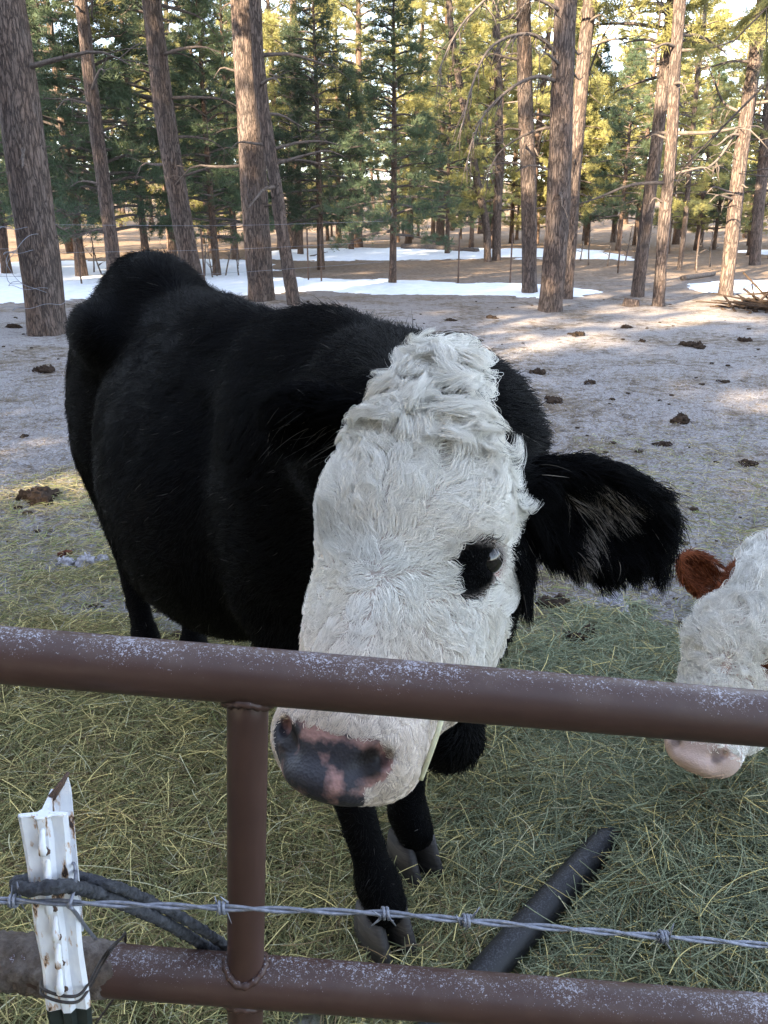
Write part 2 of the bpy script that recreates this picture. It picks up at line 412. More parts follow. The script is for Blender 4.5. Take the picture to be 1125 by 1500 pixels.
VAR = []     # (trunk mesh, crown mesh) variants of the forest pines, base at the origin
for v in range(5):
    H = [15, 17, 13, 16, 14][v]; z0 = [4.5, 6.0, 3.0, 2.2, 5.0][v]
    g = np.random.default_rng(50 + v)
    P = [np.array([0, 0, -0.3]), np.array([g.normal(0, .12), g.normal(0, .12), H * .3]), np.array([g.normal(0, .2), g.normal(0, .2), H * .65]), np.array([g.normal(0, .2), 0, H])]
    tm = trunk_mesh('trunk', P, [0.19, 0.16, 0.10, 0.02], 9, 0, M_bark2)
    cm = crown_mesh('crown', 100 + v, z0, H, 2.4, 56, 13, 1.15, M_needle, nlen=0.18)
    VAR.append((tm, cm, H))
LOW = []     # bushy shaded trees that keep their limbs to the ground
for v in range(3):
    H = [8, 7, 9.5][v]
    tm = trunk_mesh('trunk', [np.array([0, 0, -.2]), np.array([.05, .03, H * .5]), np.array([0, .05, H])], [0.11, 0.07, 0.012], 9, 0, M_bark2)
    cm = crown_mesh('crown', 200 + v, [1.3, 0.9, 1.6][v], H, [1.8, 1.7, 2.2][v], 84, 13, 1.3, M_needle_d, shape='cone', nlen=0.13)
    LOW.append((tm, cm, H))

LIT = []    # the same bushy pines with the sunlight put into a yellower needle colour
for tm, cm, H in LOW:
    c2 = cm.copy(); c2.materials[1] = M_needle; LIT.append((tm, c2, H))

def plant(name, x, y, label, group=None, var=None, sc=1.0, rz=0.0, lean=(0, 0), lst=VAR, cat='tree'):
    tm, cm, H = lst[var % len(lst)]
    r = empty(name, (x, y, tz(x, y) - 0.03), rz); r.scale = (sc, sc, sc); r.rotation_euler = (lean[0], lean[1], rz)
    tag(r, label, cat, group)
    a = bpy.data.objects.new('trunk', tm); COL.objects.link(a); a.parent = r
    b = bpy.data.objects.new('crown', cm); COL.objects.link(b); b.parent = r
    return r

# --- the trunks one can tell apart: base pixel, width there, further pixels up the stem
def big_tree(label, base, wpx, up, crown=0, croty=0.0, k=40, bark=1.0, stubs=6, mat=None, dist=None, top_extra=6.0, csc=1.0, group=None, seed=0, limbs=()):
    b = onground(*base) if dist is None else None
    if b is None:
        b = at(base[0], base[1], dist); b[2] = tz(b[0], b[1])
    Y0 = b[1]
    depth = lambda p: float(np.dot(p - CAM, FWD))
    P = [b - [0, 0, 0.25], b + [0, 0, 0.02]]; g = np.random.default_rng(seed + int(base[0]))
    for px, py in up:
        P.append(at(px, py, Y0))
    t = unit(P[-1] - P[-2] if len(P) > 3 else P[-1] - P[1]); last = P[-1]
    P.append(last + t * top_extra * 0.5); P.append(last + np.array([t[0] * .5, t[1] * .5, 1.0]) * top_extra)
    r0 = 0.46 * wpx / FPX * depth(b)
    hh = [p[2] for p in P]; r = [r0 * max(0.12, 1 - 0.055 * max(0, h - hh[1])) for h in hh]
    root = empty('pine_tree', b); tag(root, label, 'tree', group)
    Q = np.array(P)
    n = len(P) * 30 if bark else len(P) * 6
    link('trunk', trunk_mesh('trunk', Q, r, k, bark, mat), root)
    top = P[-1]
    # stubs of dead limbs
    mb = MB(); vis = [p for p in P[1:-1]]
    Qs = spline(vis, 60)
    for q in range(stubs):
        i = g.integers(14, 58); c = Qs[i]; az = g.uniform(0, 2 * math.pi); L = g.uniform(0.12, 0.9) if g.random() < .6 else g.uniform(0.8, 1.6)
        d = np.array([math.cos(az), math.sin(az) * 0.8, g.uniform(-.15, .25)])
        pts = [c, c + d * L * .4 + [0, 0, .03], c + d * L * .75 + [0, 0, -.02 + g.normal(0, .06)], c + d * L + [0, 0, -0.12 * L]]
        V, F = tube(spline(pts, 8), np.linspace(0.022 + .01 * L, 0.006, 8), 6); mb.add(V, F)
        if L > 0.7:
            for z in range(4):
                c2 = spline(pts, 9)[g.integers(3, 8)]; d2 = unit(d + g.normal(0, .7, 3)) * g.uniform(.15, .5)
                V, F = tube(np.array([c2, c2 + d2 * .5 + [0, 0, .02], c2 + d2]), [0.007, .005, .003], 4); mb.add(V, F)
    for lb in limbs:     # explicit limbs: (radius, [pixel points with an offset in depth])
        rad0, pts = lb; pw = [at(px, py, Y0 + dy) for px, py, dy in pts]
        Ql = spline(pw, len(pw) * 6); V, F = tube(Ql, np.linspace(rad0, rad0 * .25, len(Ql)), 7); mb.add(V, F)
        for z in range(len(pw) * 5):
            i = g.integers(4, len(Ql) - 1); tdir = unit(Ql[i] - Ql[i - 1])
            d2 = unit(tdir * .5 + g.normal(0, .45, 3) + [0, 0, -.75]) * g.uniform(.12, .55)
            V, F = tube(np.array([Ql[i], Ql[i] + d2 * .5 + g.normal(0, .02, 3), Ql[i] + d2 + [0, 0, -.05]]), [rad0 * .28, rad0 * .2, rad0 * .08], 4); mb.add(V, F)
    if mb.n: tag(link('dead_limbs', mb.data('dead_limbs', [M_twig]), root), kind='stuff')
    cm = VAR[crown][1]; H = VAR[crown][2]; z0 = 4
    c = bpy.data.objects.new('crown', cm); COL.objects.link(c); c.parent = root
    s = csc * (top[2] - b[2]) / H; c.scale = (s, s, s); c.location = tuple(np.array([top[0], top[1], b[2] + (1.3 if dist is None else 0)]) - b); c.rotation_euler = (0, 0, croty)
    return root

big_tree('thick grey-brown pine trunk at the left edge with wire looped round its foot', (70, 488), 60, [(59, 390), (41, 250), (20, 100), (5, 0)], 1, .3, k=64, stubs=4, top_extra=9)
big_tree('reddish pine trunk half hidden by dark boughs behind the rump of the black cow', (172, 430), 21, [(160, 330), (140, 180), (118, 0)], 0, 1.3, stubs=12, top_extra=8)
big_tree('leaning slim pine trunk rising behind the middle of the black cow\'s back', (288, 432), 31, [(268, 330), (240, 160), (222, 0)], 4, 2.1, stubs=14, top_extra=8)
big_tree('straight thick pine trunk rising directly behind the middle of the black cow', (384, 440), 41, [(375, 325), (363, 120), (356, 0)], 1, 2.9, k=56, stubs=12, top_extra=8)
big_tree('thin leaning pine trunk close to the right of the thick straight one', (430, 446), 20, [(411, 325), (404, 270), (392, 200), (379, 100), (374, 0)], 0, .9, stubs=8, top_extra=8)
big_tree('pine trunk just left of the widest centre-right pine, its left edge lit pinkish', (775, 430), 24, [(775, 300), (769, 130), (767, 0)], 4, 1.9, stubs=14, top_extra=8)
big_tree('widest pine trunk at the centre right with long drooping dead limbs on its left', (806, 455), 36, [(818, 300), (824, 120), (829, 0)], 1, 0.2, k=56, stubs=12, top_extra=8,
         limbs=((0.035, [(820, 88, 0), (800, 62, -.2), (775, 50, -.4), (740, 56, -.7), (712, 78, -.9), (690, 130, -1.1), (676, 190, -1.2)]),
                (0.032, [(820, 122, 0), (790, 112, -.3), (755, 125, -.5), (715, 160, -.6), (694, 200, -.8), (682, 250, -.9)]),
                (0.026, [(820, 185, 0), (790, 190, .2), (755, 205, .4), (728, 228, .4), (712, 262, .3)]),
                (0.030, [(828, 20, 0), (790, 0, -.3), (735, -14, -.6), (690, 20, -.9), (662, 60, -1.1), (640, 110, -1.3)])))
big_tree('slimmer pine trunk standing directly behind the widest one', (829, 437), 22, [(838, 300), (852, 120), (864, 0)], 0, 1.1, stubs=10, top_extra=8,
         limbs=((0.025, [(848, 150, 0), (862, 110, .2), (880, 60, .2), (905, 20, .2), (930, 5, .3)]),))
big_tree('dark shaded pine trunk leaning right beside the pale sunlit one', (933, 434), 20, [(946, 330), (962, 210), (975, 90), (985, 0)], 2, 1.7, stubs=10, top_extra=7, csc=.9)
big_tree('slender pale pine trunk lit by the sun, second from the right', (964, 448), 19, [(972, 340), (983, 220), (989, 100), (996, 0)], 1, 2.7, stubs=16, top_extra=8, csc=.9)
big_tree('pine trunk with lit crooked limbs near the right edge', (1062, 433), 22, [(1072, 350), (1084, 240), (1100, 130), (1116, 20)], 0, 2.2, stubs=18, top_extra=7, csc=.9,
         limbs=((0.03, [(1086, 165, 0), (1060, 150, .2), (1045, 115, .3), (1030, 80, .3)]), (0.03, [(1080, 190, 0), (1050, 235, -.2), (1020, 250, -.4), (995, 235, -.5)])))
big_tree('reddish forked pine trunk beyond the second snow patch', (714, 384), 12, [(712, 330), (700, 270), (690, 210)], 3, .7, k=14, bark=.6, stubs=5, top_extra=7, dist=27, csc=.8)
big_tree('dark pine trunk touching the reddish forked one beyond the snow', (727, 384), 14, [(728, 320), (732, 240), (730, 150)], 3, 1.7, k=14, bark=.6, stubs=5, top_extra=7, dist=27.4, csc=.8)
big_tree('thin dark trunk between the pale sunlit pine and the right-edge pine', (995, 397), 8, [(1003, 330), (1010, 250)], 2, 1.4, k=12, bark=.3, stubs=4, top_extra=5, dist=24, csc=.8)
big_tree('distant pine trunk at the right edge behind the log pile', (1105, 388), 17, [(1110, 320), (1118, 240)], 0, .4, k=16, bark=.5, stubs=4, top_extra=7, dist=26, csc=.9)

# a young, fully clothed pine stands in the middle of the view
g0 = onground(575, 418)
def low(px, y, var, sc, rz, label, group=None, name='young_pine'):
    x = (px - 562.5) / FPX * (y * math.cos(PITCH) + 0.5); return plant(name, x, y, label, group, var, sc, rz, lst=LOW)
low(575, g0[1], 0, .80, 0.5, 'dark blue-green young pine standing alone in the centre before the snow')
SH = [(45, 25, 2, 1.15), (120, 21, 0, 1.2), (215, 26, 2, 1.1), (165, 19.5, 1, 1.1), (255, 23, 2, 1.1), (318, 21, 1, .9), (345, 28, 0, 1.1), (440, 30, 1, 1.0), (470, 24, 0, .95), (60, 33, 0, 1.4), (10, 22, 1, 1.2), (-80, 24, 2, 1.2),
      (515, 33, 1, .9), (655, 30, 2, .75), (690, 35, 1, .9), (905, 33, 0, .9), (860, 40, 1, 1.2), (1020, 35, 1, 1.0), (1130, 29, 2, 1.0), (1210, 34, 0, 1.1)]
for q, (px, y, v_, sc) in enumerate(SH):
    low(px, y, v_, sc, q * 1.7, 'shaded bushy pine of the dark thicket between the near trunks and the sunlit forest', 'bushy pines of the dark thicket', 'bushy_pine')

# the forest behind: every trunk a tree of its own
g = np.random.default_rng(11); pts = []
tries = 0
while len(pts) < 100 and tries < 8000:
    tries += 1
    y = 27 + 75 * g.random() ** 0.8; x = g.uniform(-0.66, 0.66) * y + g.normal(0, 1)
    if any((x - a) ** 2 + (y - b) ** 2 < 1.7 ** 2 for a, b in pts): continue
    if y < 31 and abs(x - 3.5) < 5: continue
    pts.append((x, y))
for q, (x, y) in enumerate(pts):
    plant('pine_tree', x, y, 'slim pine of the sunlit forest beyond the snow', 'pines of the distant forest', int(g.integers(0, 5)), g.uniform(.7, 1.12), g.uniform(0, 6.28), (g.normal(0, .025), g.normal(0, .025)))

g = np.random.default_rng(13); n_ = 0
while n_ < 46:
    y = g.uniform(30, 62); x = g.uniform(-.5, .62) * y
    if (y < 36 and abs(x - 3.5) < 6) or any((x - a) ** 2 + (y - b) ** 2 < 1.2 ** 2 for a, b in pts): continue
    pts.append((x, y)); n_ += 1
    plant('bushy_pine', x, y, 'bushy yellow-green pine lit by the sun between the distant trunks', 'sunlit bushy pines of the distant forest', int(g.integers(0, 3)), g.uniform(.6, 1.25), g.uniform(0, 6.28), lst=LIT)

# unseen pines added behind and left of the camera to shade the pasture
g = np.random.default_rng(5); sun2 = np.array([SUNV[0], SUNV[1]]) / math.hypot(SUNV[0], SUNV[1]); per2 = np.array([-sun2[1], sun2[0]])
q = 0
for row in range(5):
    for ss in np.arange(-26, 24, 2.5):
        q += 1; dd = 7.5 + row * 4.2 + g.uniform(-1, 1); s2 = ss + row * 1.1 + g.uniform(-.6, .6)
        c = sun2 * dd + per2 * s2
        if any(abs(np.dot(per2, [tx_, ty_]) - s2) < wd_ for tx_, ty_, wd_ in ((4.9, 14.4, .45), (7.2, 15.4, .3))): continue  # gap left in the added stand so sun reaches two right-hand trunks
        if c[1] > -2.5 and abs(c[0]) < 0.85 * c[1] + 6: continue
        if row == 4: plant('pine_tree', c[0], c[1], 'tall unseen pine added behind the camera to shade the pasture', 'pines added behind the camera for shade', int(g.integers(0, 5)), g.uniform(.9, 1.1), g.uniform(0, 6.28))
        else: plant('bushy_pine', c[0], c[1], 'dense unseen bushy pine added behind the camera for shade', 'bushy pines added behind the camera for shade', q % 3, g.uniform(1.5, 1.85) if row < 2 else g.uniform(1.3, 1.7), g.uniform(0, 6.28), lst=LOW)

# ================================================================== CATTLE
def mat_hair(name, rough, spec, attr=True, c=None, trans=0.0):
    m = NT(name)
    if attr:
        a_ = m.n('ShaderNodeAttribute', attribute_name='hcol'); m.l(a_, 0, m.b, 'Base Color')
    else: m.col(c)
    m.set(Roughness=rough); m.b.inputs['Specular IOR Level'].default_value = spec
    return m.m
M_hair = mat_hair('coat_hair', 0.62, 0.06)
M_hair_black = mat_hair('black_coat_hair', 0.6, 0.10)
m = NT('hide'); a_ = m.n('ShaderNodeAttribute', attribute_name='pig'); hl = m.n('ShaderNodeAttribute', attribute_name='hl')
nz = m.n('ShaderNodeTexNoise'); nz.inputs['Scale'].default_value = 26; nz.inputs['Detail'].default_value = 4; va = m.n('ShaderNodeVectorMath', operation='ADD'); va.inputs[1].default_value = (.31, .17, .4); m.l(hl, 1, va, 0); m.l(va, 0, nz, 'Vector')
pk = m.n('ShaderNodeAttribute', attribute_name='pk'); nose = m.ramp(m.math('ADD', m.math('MULTIPLY', nz, .7), (pk, 2)), 0, [(0.53, (0.030, 0.029, 0.036)), (0.62, (0.34, 0.19, 0.165))])
pad = m.n('ShaderNodeAttribute', attribute_name='pad')
mm = m.mix(m.ramp(pad, 2, [(0.35, 0.0), (0.6, 1.0)]), a_, nose); nos = m.n('ShaderNodeAttribute', attribute_name='nos'); m.col(m.mix(nos, mm, (.012, .009, .009), 2))
n2 = m.n('ShaderNodeTexVoronoi'); n2.inputs['Scale'].default_value = 260; m.l(hl, 1, n2, 'Vector')
rg = m.ramp(pad, 2, [(0.3, 0.75), (0.6, 0.55)]); m.l(rg, 0, m.b, 'Roughness')
m.bump(n2, 0.35, 0.002); sg = m.ramp(pad, 2, [(0.3, 0.04), (0.6, 0.35)]); m.l(sg, 0, m.b, 'Specular IOR Level'); M_hide = m.m
M_eye = simple('wet_eye', (0.012, 0.009, 0.008), 0.06, 0.7, nscale=40, var=0.3, bump=0)
m = NT('hoof_horn'); p = m.pos((1, 1, 6)); n = m.noise(p, 30, 4); m.col(m.ramp(n, 0, [(0.3, (0.014, 0.012, 0.011)), (0.7, (0.045, 0.039, 0.035))])); m.set(Roughness=0.7); m.bump(n, .4, .003); M_hoof = m.m

def surface_net(xs, ys, zs, D):
    """mesh of the zero level of D on a rectilinear grid"""
    nx, ny, nz = D.shape; ins = D < 0; shp = (nx - 1, ny - 1, nz - 1)
    acc = np.zeros(shp + (3,), np.float32); cnt = np.zeros(shp, np.float32); quads = []
    G = [xs, ys, zs]
    for ax in range(3):
        s0 = [slice(None)] * 3; s1 = [slice(None)] * 3; s0[ax] = slice(0, -1); s1[ax] = slice(1, None)
        e = ins[tuple(s0)] != ins[tuple(s1)]; I = np.argwhere(e)
        d0 = D[tuple(s0)][e]; d1 = D[tuple(s1)][e]; t = d0 / (d0 - d1)
        P = np.stack([G[q][I[:, q]] for q in range(3)], -1); P[:, ax] += t * (G[ax][I[:, ax] + 1] - G[ax][I[:, ax]])
        u, v = [(1, 2), (2, 0), (0, 1)][ax]
        ok = (I[:, u] > 0) & (I[:, v] > 0) & (I[:, u] < D.shape[u] - 1) & (I[:, v] < D.shape[v] - 1)
        I = I[ok]; P = P[ok]; neg = d0[ok] < 0; cs = []
        for a, b in ((0, 0), (1, 0), (1, 1), (0, 1)):
            J = I.copy(); J[:, u] -= 1 - a; J[:, v] -= 1 - b
            np.add.at(acc, (J[:, 0], J[:, 1], J[:, 2]), P); np.add.at(cnt, (J[:, 0], J[:, 1], J[:, 2]), 1)
            cs.append(np.ravel_multi_index(J.T, shp))
        Q = np.stack(cs, -1); Q[~neg] = Q[~neg][:, ::-1]; quads.append(Q)
    m_ = cnt.ravel() > 0; idx = np.full(m_.size, -1, np.int64); idx[m_] = np.arange(m_.sum())
    V = acc.reshape(-1, 3)[m_] / cnt.ravel()[m_][:, None]
    return V, idx[np.vstack(quads)]

def grid_axis(lo, hi, f0, f1, fine, coarse):
    a = [lo]
    while a[-1] < hi:
        x = a[-1]; dd = max(f0 - x, x - f1, 0); a.append(x + min(coarse, fine + dd * 0.12))
    return np.array(a, np.float32)

class Field:
    def __init__(s, xs, ys, zs): s.g = (xs, ys, zs); s.D = np.full((len(xs), len(ys), len(zs)), 0.3, np.float32)
    def win(s, lo, hi):
        return tuple(slice(max(0, np.searchsorted(a, l) - 1), np.searchsorted(a, h) + 1) for a, l, h in zip(s.g, lo, hi))
    def put(s, lo, hi, fn, k, sub=False):
        mrg = k + 0.03; w = s.win(np.asarray(lo) - mrg, np.asarray(hi) + mrg)
        x, y, z = np.meshgrid(s.g[0][w[0]], s.g[1][w[1]], s.g[2][w[2]], indexing='ij')
        if x.size == 0: return
        d = fn(np.stack([x, y, z], -1)).astype(np.float32); o = s.D[w]
        if sub: d = -d; h = np.clip(0.5 - 0.5 * (d - o) / k * -1, 0, 1); h = np.clip(0.5 + 0.5 * (d - o) / k, 0, 1); s.D[w] = o * (1 - h) + d * h + k * h * (1 - h)
        else: h = np.clip(0.5 + 0.5 * (o - d) / k, 0, 1); s.D[w] = o * (1 - h) + d * h - k * h * (1 - h)
    def ell(s, c, r, R3=None, k=0.06, sub=False):
        c = np.asarray(c, float); r = np.asarray(r, float); R3 = np.eye(3) if R3 is None else R3
        ext = np.sqrt(((R3 * r[None, :]) ** 2).sum(1))
        def fn(P):
            q = (P - c) @ R3; k0 = np.linalg.norm(q / r, axis=-1); k1 = np.linalg.norm(q / r ** 2, axis=-1) + 1e-9
            return k0 * (k0 - 1) / k1
        s.put(c - ext, c + ext, fn, k, sub)
    def cone(s, a, b, ra, rb, k=0.05, sub=False, flat=None):
        a = np.asarray(a, float); b = np.asarray(b, float); ab = b - a; L2 = (ab ** 2).sum()
        def fn(P):
            t = np.clip(((P - a) @ ab) / L2, 0, 1)
            return np.linalg.norm(P - a - t[..., None] * ab, axis=-1) - (ra + (rb - ra) * t)
        m_ = max(ra, rb); s.put(np.minimum(a, b) - m_, np.maximum(a, b) + m_, fn, k, sub)

def rotm(ax, a):
    return np.array(Matrix.Rotation(a, 3, Vector(ax)))

def make_cow(pr):
    poll = np.asarray(pr['poll'], float); A = unit(np.asarray(pr['muzzle'], float) - poll)
    N0 = unit(pr.get('face_to', CAM) - poll); N0 = unit(N0 - A * np.dot(N0, A)); S0 = np.cross(A, N0) * 1.0
    # S = cow's left. facing the viewer the cow's left is the viewer's right
    if np.dot(S0, RT) < 0: S0 = -S0
    th = pr['turn']; N = math.cos(th) * N0 - math.sin(th) * S0; Sx = math.cos(th) * S0 + math.sin(th) * N0
    HR = np.stack([Sx, A, N], 1); hs_ = pr.get('head', 1.0)
    hw = lambda s_, u_, n_: poll + (Sx * s_ + A * u_ + N * n_) * hs_
    hloc = lambda P: (P - poll) @ HR / hs_
    sh = np.asarray(pr['shoulder'], float); hp = np.asarray(pr['hip'], float); hd = unit(sh - hp); lf = np.array([-hd[1], hd[0], 0]); z1 = np.array([0, 0, 1.0])
    BR = np.stack([hd, lf, z1], 1); sc = pr['size']; og = sh * 1.0
    bw = lambda x, y, z: og + hd * x * sc + lf * y * sc + z1 * z * sc
    Lb = np.linalg.norm(hp - sh) / sc
    # ---- grid
    hc = hw(0, .22, -.08)
    allp = np.array([bw(0.6, .5, 0), bw(0.6, -.5, 0), bw(-Lb - .55, .5, 0), bw(-Lb - .55, -.5, 0), hc + .45, hc - .45]); lo = allp.min(0); hi = allp.max(0); lo[2] = -0.03; hi[2] = max(1.6 * sc, hc[2] + .4)
    fx = pr['fine']; ax = [grid_axis(lo[q], hi[q], hc[q] - .22, hc[q] + .22, fx, 0.02) for q in range(3)]
    f = Field(*ax)
    # ---- trunk
    E = f.ell
    E(bw(-.50 * Lb, 0, .88), np.array([.66, .36, .37]) * sc, BR, .1)
    E(bw(-.36 * Lb, -.09, .77), np.array([.46, .32, .33]) * sc, BR, .1)
    E(bw(-.38 * Lb, .09, .77), np.array([.46, .31, .33]) * sc, BR, .1)
    E(bw(-.02, 0, .92), np.array([.30, .25, .34]) * sc, BR, .1)
    E(bw(-.05, 0, 1.18), np.array([.26, .10, .15]) * sc, BR, .1)
    f.cone(bw(-.1, 0, 1.13), bw(-Lb * .9, 0, 1.17), .17 * sc, .16 * sc, .1)
    E(bw(-Lb + .02, 0, 1.10), np.array([.30, .25, .27]) * sc, BR, .1)
    E(bw(-Lb + .03, 0, 1.30), np.array([.22, .12, .12]) * sc, BR, .08)
    for s_ in (1, -1):
        E(bw(-Lb + .16, .245 * s_, 1.19), np.array([.12, .06, .08]) * sc, BR, .11)
        E(bw(-Lb - .03, .18 * s_, .86), np.array([.22, .13, .31]) * sc, BR, .08)
        E(bw(.02, .17 * s_, .93), np.array([.16, .11, .27]) * sc, BR, .08)
    E(bw(-Lb - .24, 0, 1.20), np.array([.10, .07, .12]) * sc, BR, .06)
    E(bw(.22, 0, .74), np.array([.15, .13, .17]) * sc, BR, .08)
    if pr.get('udder', True): E(bw(-Lb + .22, 0, .56), np.array([.15, .12, .10]) * sc, BR, .06)
    tail = [bw(-Lb - .25, 0, 1.28), bw(-Lb - .34, 0, 1.12), bw(-Lb - .35, .0, .8), bw(-Lb - .32, 0, .5)]
    for a, b, r1, r2 in zip(tail[:-1], tail[1:], (.04, .028, .02), (.028, .02, .016)): f.cone(a, b, r1, r2, .03)
    # ---- legs
    hoofs = []
    for q, (s_, foot) in enumerate(pr['front']):
        foot = np.asarray(foot, float); el = bw(.0, .17 * s_, .72); kn = bw(0.04, .16 * s_, .42) * .5 + (foot + z1 * .42 * sc) * .5 + hd * .02
        fe = foot + z1 * .15 * sc - hd * .02
        f.cone(el, kn, .098 * sc, .058 * sc, .05); E(kn, np.array([.05, .048, .06]) * sc, BR, .03); f.cone(kn, fe, .045 * sc, .038 * sc, .03)
        E(fe, np.array([.046, .046, .04]) * sc, BR, .025); f.cone(fe, foot + z1 * .115 * sc + hd * .012, .043 * sc, .047 * sc, .02); hoofs.append((foot, 1.0))
        for e_ in (-1, 1): E(fe - hd * .045 * sc + lf * .02 * e_ * sc - z1 * .01, np.array([.014, .012, .018]) * sc, BR, .01)
    for q, (s_, foot) in enumerate(pr['hind']):
        foot = np.asarray(foot, float); st = bw(-Lb + .08, .19 * s_, .74); hk = bw(-Lb - .15, .17 * s_, .50) * .6 + (foot + z1 * .5 * sc - hd * .1) * .4
        fe = foot + z1 * .14 * sc - hd * .03
        f.cone(bw(-Lb - .02, .17 * s_, .78), hk, .12 * sc, .055 * sc, .06); f.cone(st, hk, .10 * sc, .05 * sc, .06); f.cone(hk, fe, .05 * sc, .038 * sc, .03)
        E(fe, np.array([.045, .045, .04]) * sc, BR, .025); f.cone(fe, foot + z1 * .115 * sc + hd * .012, .042 * sc, .045 * sc, .02); hoofs.append((foot, .95))
    # ---- neck
    nb = [(bw(-.08, 0, 1.12), .19), (bw(.10, 0, 1.10) * .6 + hw(0, .03, -.2) * .4, .17), (hw(0, .055, -.15), .115)]
    f.cone(bw(-.02, 0, 1.20), hw(0, .02, -.15), .09 * sc, .085, .09)
    nl = [(bw(.12, 0, .84), .17), (bw(.22, 0, .84) * .5 + hw(0, .16, -.26) * .5, .125), (hw(0, .16, -.19), .085)]
    for ch in (nb, nl):
        for (a, ra), (b, rb) in zip(ch[:-1], ch[1:]): f.cone(a, b, ra * sc ** .5, rb, .08)
    if 'dewlap' in pr:
        a, b, ra, rb = pr['dewlap']; f.cone(a, b, ra, rb, .06)
    # ---- head
    H = lambda c, r, k=.03, sub=False, rot=None: E(hw(*c), np.array(r) * hs_, HR if rot is None else HR @ rot, k, sub)
    H((0, .09, -.085), (.092, .125, .085)); H((0, .15, -.06), (.104, .13, .062)); H((0, .015, -.06), (.055, .05, .05))
    for s_ in (1, -1):
        H((.078 * s_, .19, -.06), (.036, .055, .042), .03); H((.082 * s_, .19, -.19), (.038, .12, .075), .04); H((.074 * s_, .25, -.15), (.046, .15, .09), .04)
        H((.056 * s_, .33, -.11), (.040, .11, .065), .04); H((.046 * s_, .450, -.068), (.042, .052, .050), .03)
        H((.110 * s_, .213, -.076), (.020, .024, .021), .010, True)      # eye socket
        H((.102 * s_, .193, -.070), (.017, .010, .024), .012)            # upper lid
        H((.100 * s_, .236, -.078), (.015, .008, .020), .012)            # lower lid
    f.cone(hw(0, .18, -.06), hw(0, .42, -.055), .064 * hs_, .050 * hs_, .04)
    f.cone(hw(0, .22, -.20), hw(0, .43, -.135), .045 * hs_, .038 * hs_, .04)
    H((0, .460, -.07), (.074, .054, .058), .03); H((0, .458, -.13), (.062, .054, .038), .02)
    H((0, .500, -.035), (.048, .02, .03), .02)
    for s_ in (1, -1):
        H((.047 * s_, .468, -.010), (.011, .024, .016), .006, True, rotm((0, 0, 1), .7 * s_)); H((.060 * s_, .458, -.020), (.008, .012, .020), .006, True)
        f.cone(hw(.025 * s_, .508, -.110), hw(.085 * s_, .40, -.124), .004, .006, .008, True)   # mouth
    # ---- ears: leaf-shaped cups on short stalks
    ears = []
    for s_, ep in ((1, pr['ear_l']), (-1, pr['ear_r'])):
        d, open_, L = unit(ep[0]), unit(ep[1]), ep[2]
        open_ = unit(open_ - d * np.dot(open_, d)); wd = np.cross(d, open_); ER = np.stack([d, wd, open_], 1)
        root = hw(.088 * s_, (.055 if s_ < 0 else pr.get('ear_u', .055)), -.125); c = root + d * L * .55
        f.cone(root - d * .03, root + d * L * .25, .040 * hs_, .034 * hs_, .03)
        E(c, np.array([L * .52, L * .32, .034]), ER, .02); E(c + d * L * .04 + open_ * .026, np.array([L * .42, L * .24, .032]), ER, .008, True)
        ears.append((root, d, open_, wd, L, c))
    V, F = surface_net(*ax, f.D)
    # small relief of muscles and skin folds
    me = mesh('body', V, F, [M_hide])
    nrm = np.empty(len(V) * 3, np.float32); me.vertices.foreach_get('normal', nrm); nrm = nrm.reshape(-1, 3)
    Q = hloc(V); inhead = (Q[:, 1] > -.1) & (Q[:, 2] > -.27)
    am = np.where(Q[:, 1] > .02, 0.0015, .010) * np.where((Q[:, 2] > -.30) & (Q[:, 1] > .0) & (np.abs(Q[:, 0]) < .2), .3, 1)
    V = V + nrm * (am * fbm(V[:, 0] * 6, V[:, 1] * 6, V[:, 2] * 6, 3, 61))[:, None]
    me.vertices.foreach_set('co', V.astype(np.float32).ravel()); me.update()
    pig = pr['pigment'](V, Q, BR, og, nrm)
    a = me.attributes.new('pig', 'FLOAT_COLOR', 'POINT'); a.data.foreach_set('color', np.hstack([pig, np.ones((len(V), 1))]).astype(np.float32).ravel())
    a = me.attributes.new('hl', 'FLOAT_VECTOR', 'POINT'); a.data.foreach_set('vector', Q.astype(np.float32).ravel())
    padv = nose_pad(Q) if pr.get('nosepad', True) else np.zeros(len(V))
    nd_ = np.sqrt((np.abs(Q[:, 0]) - .050) ** 2 + (Q[:, 1] - .468) ** 2 * .7 + (Q[:, 2] + .016) ** 2 * .4)
    s_q, u_q, n_q = Q.T
    pkv = .145 + .30 * np.exp(-((u_q - .447) / .012) ** 2 - ((s_q + .005) / .030) ** 2) + .20 * np.exp(-((s_q - .058) / .012) ** 2 - ((u_q - .480) / .022) ** 2) + .10 * np.exp(-((s_q + .055) / .012) ** 2)
    a = me.attributes.new('pk', 'FLOAT', 'POINT'); a.data.foreach_set('value', pkv.astype(np.float32))
    a = me.attributes.new('nos', 'FLOAT', 'POINT'); a.data.foreach_set('value', (sstep(.018, .011, nd_) * pr.get('nos', 1.0)).astype(np.float32))  # shade inside the nostril hollow painted in as a dark spot
    a = me.attributes.new('pad', 'FLOAT', 'POINT'); a.data.foreach_set('value', padv.astype(np.float32))
    root = empty(pr['name'], ((sh + hp) / 2 * [1, 1, 0]) + [0, 0, tz(*((sh + hp) / 2)[:2])]); tag(root, pr['label'], pr['cat'])
    link('body', me, root)
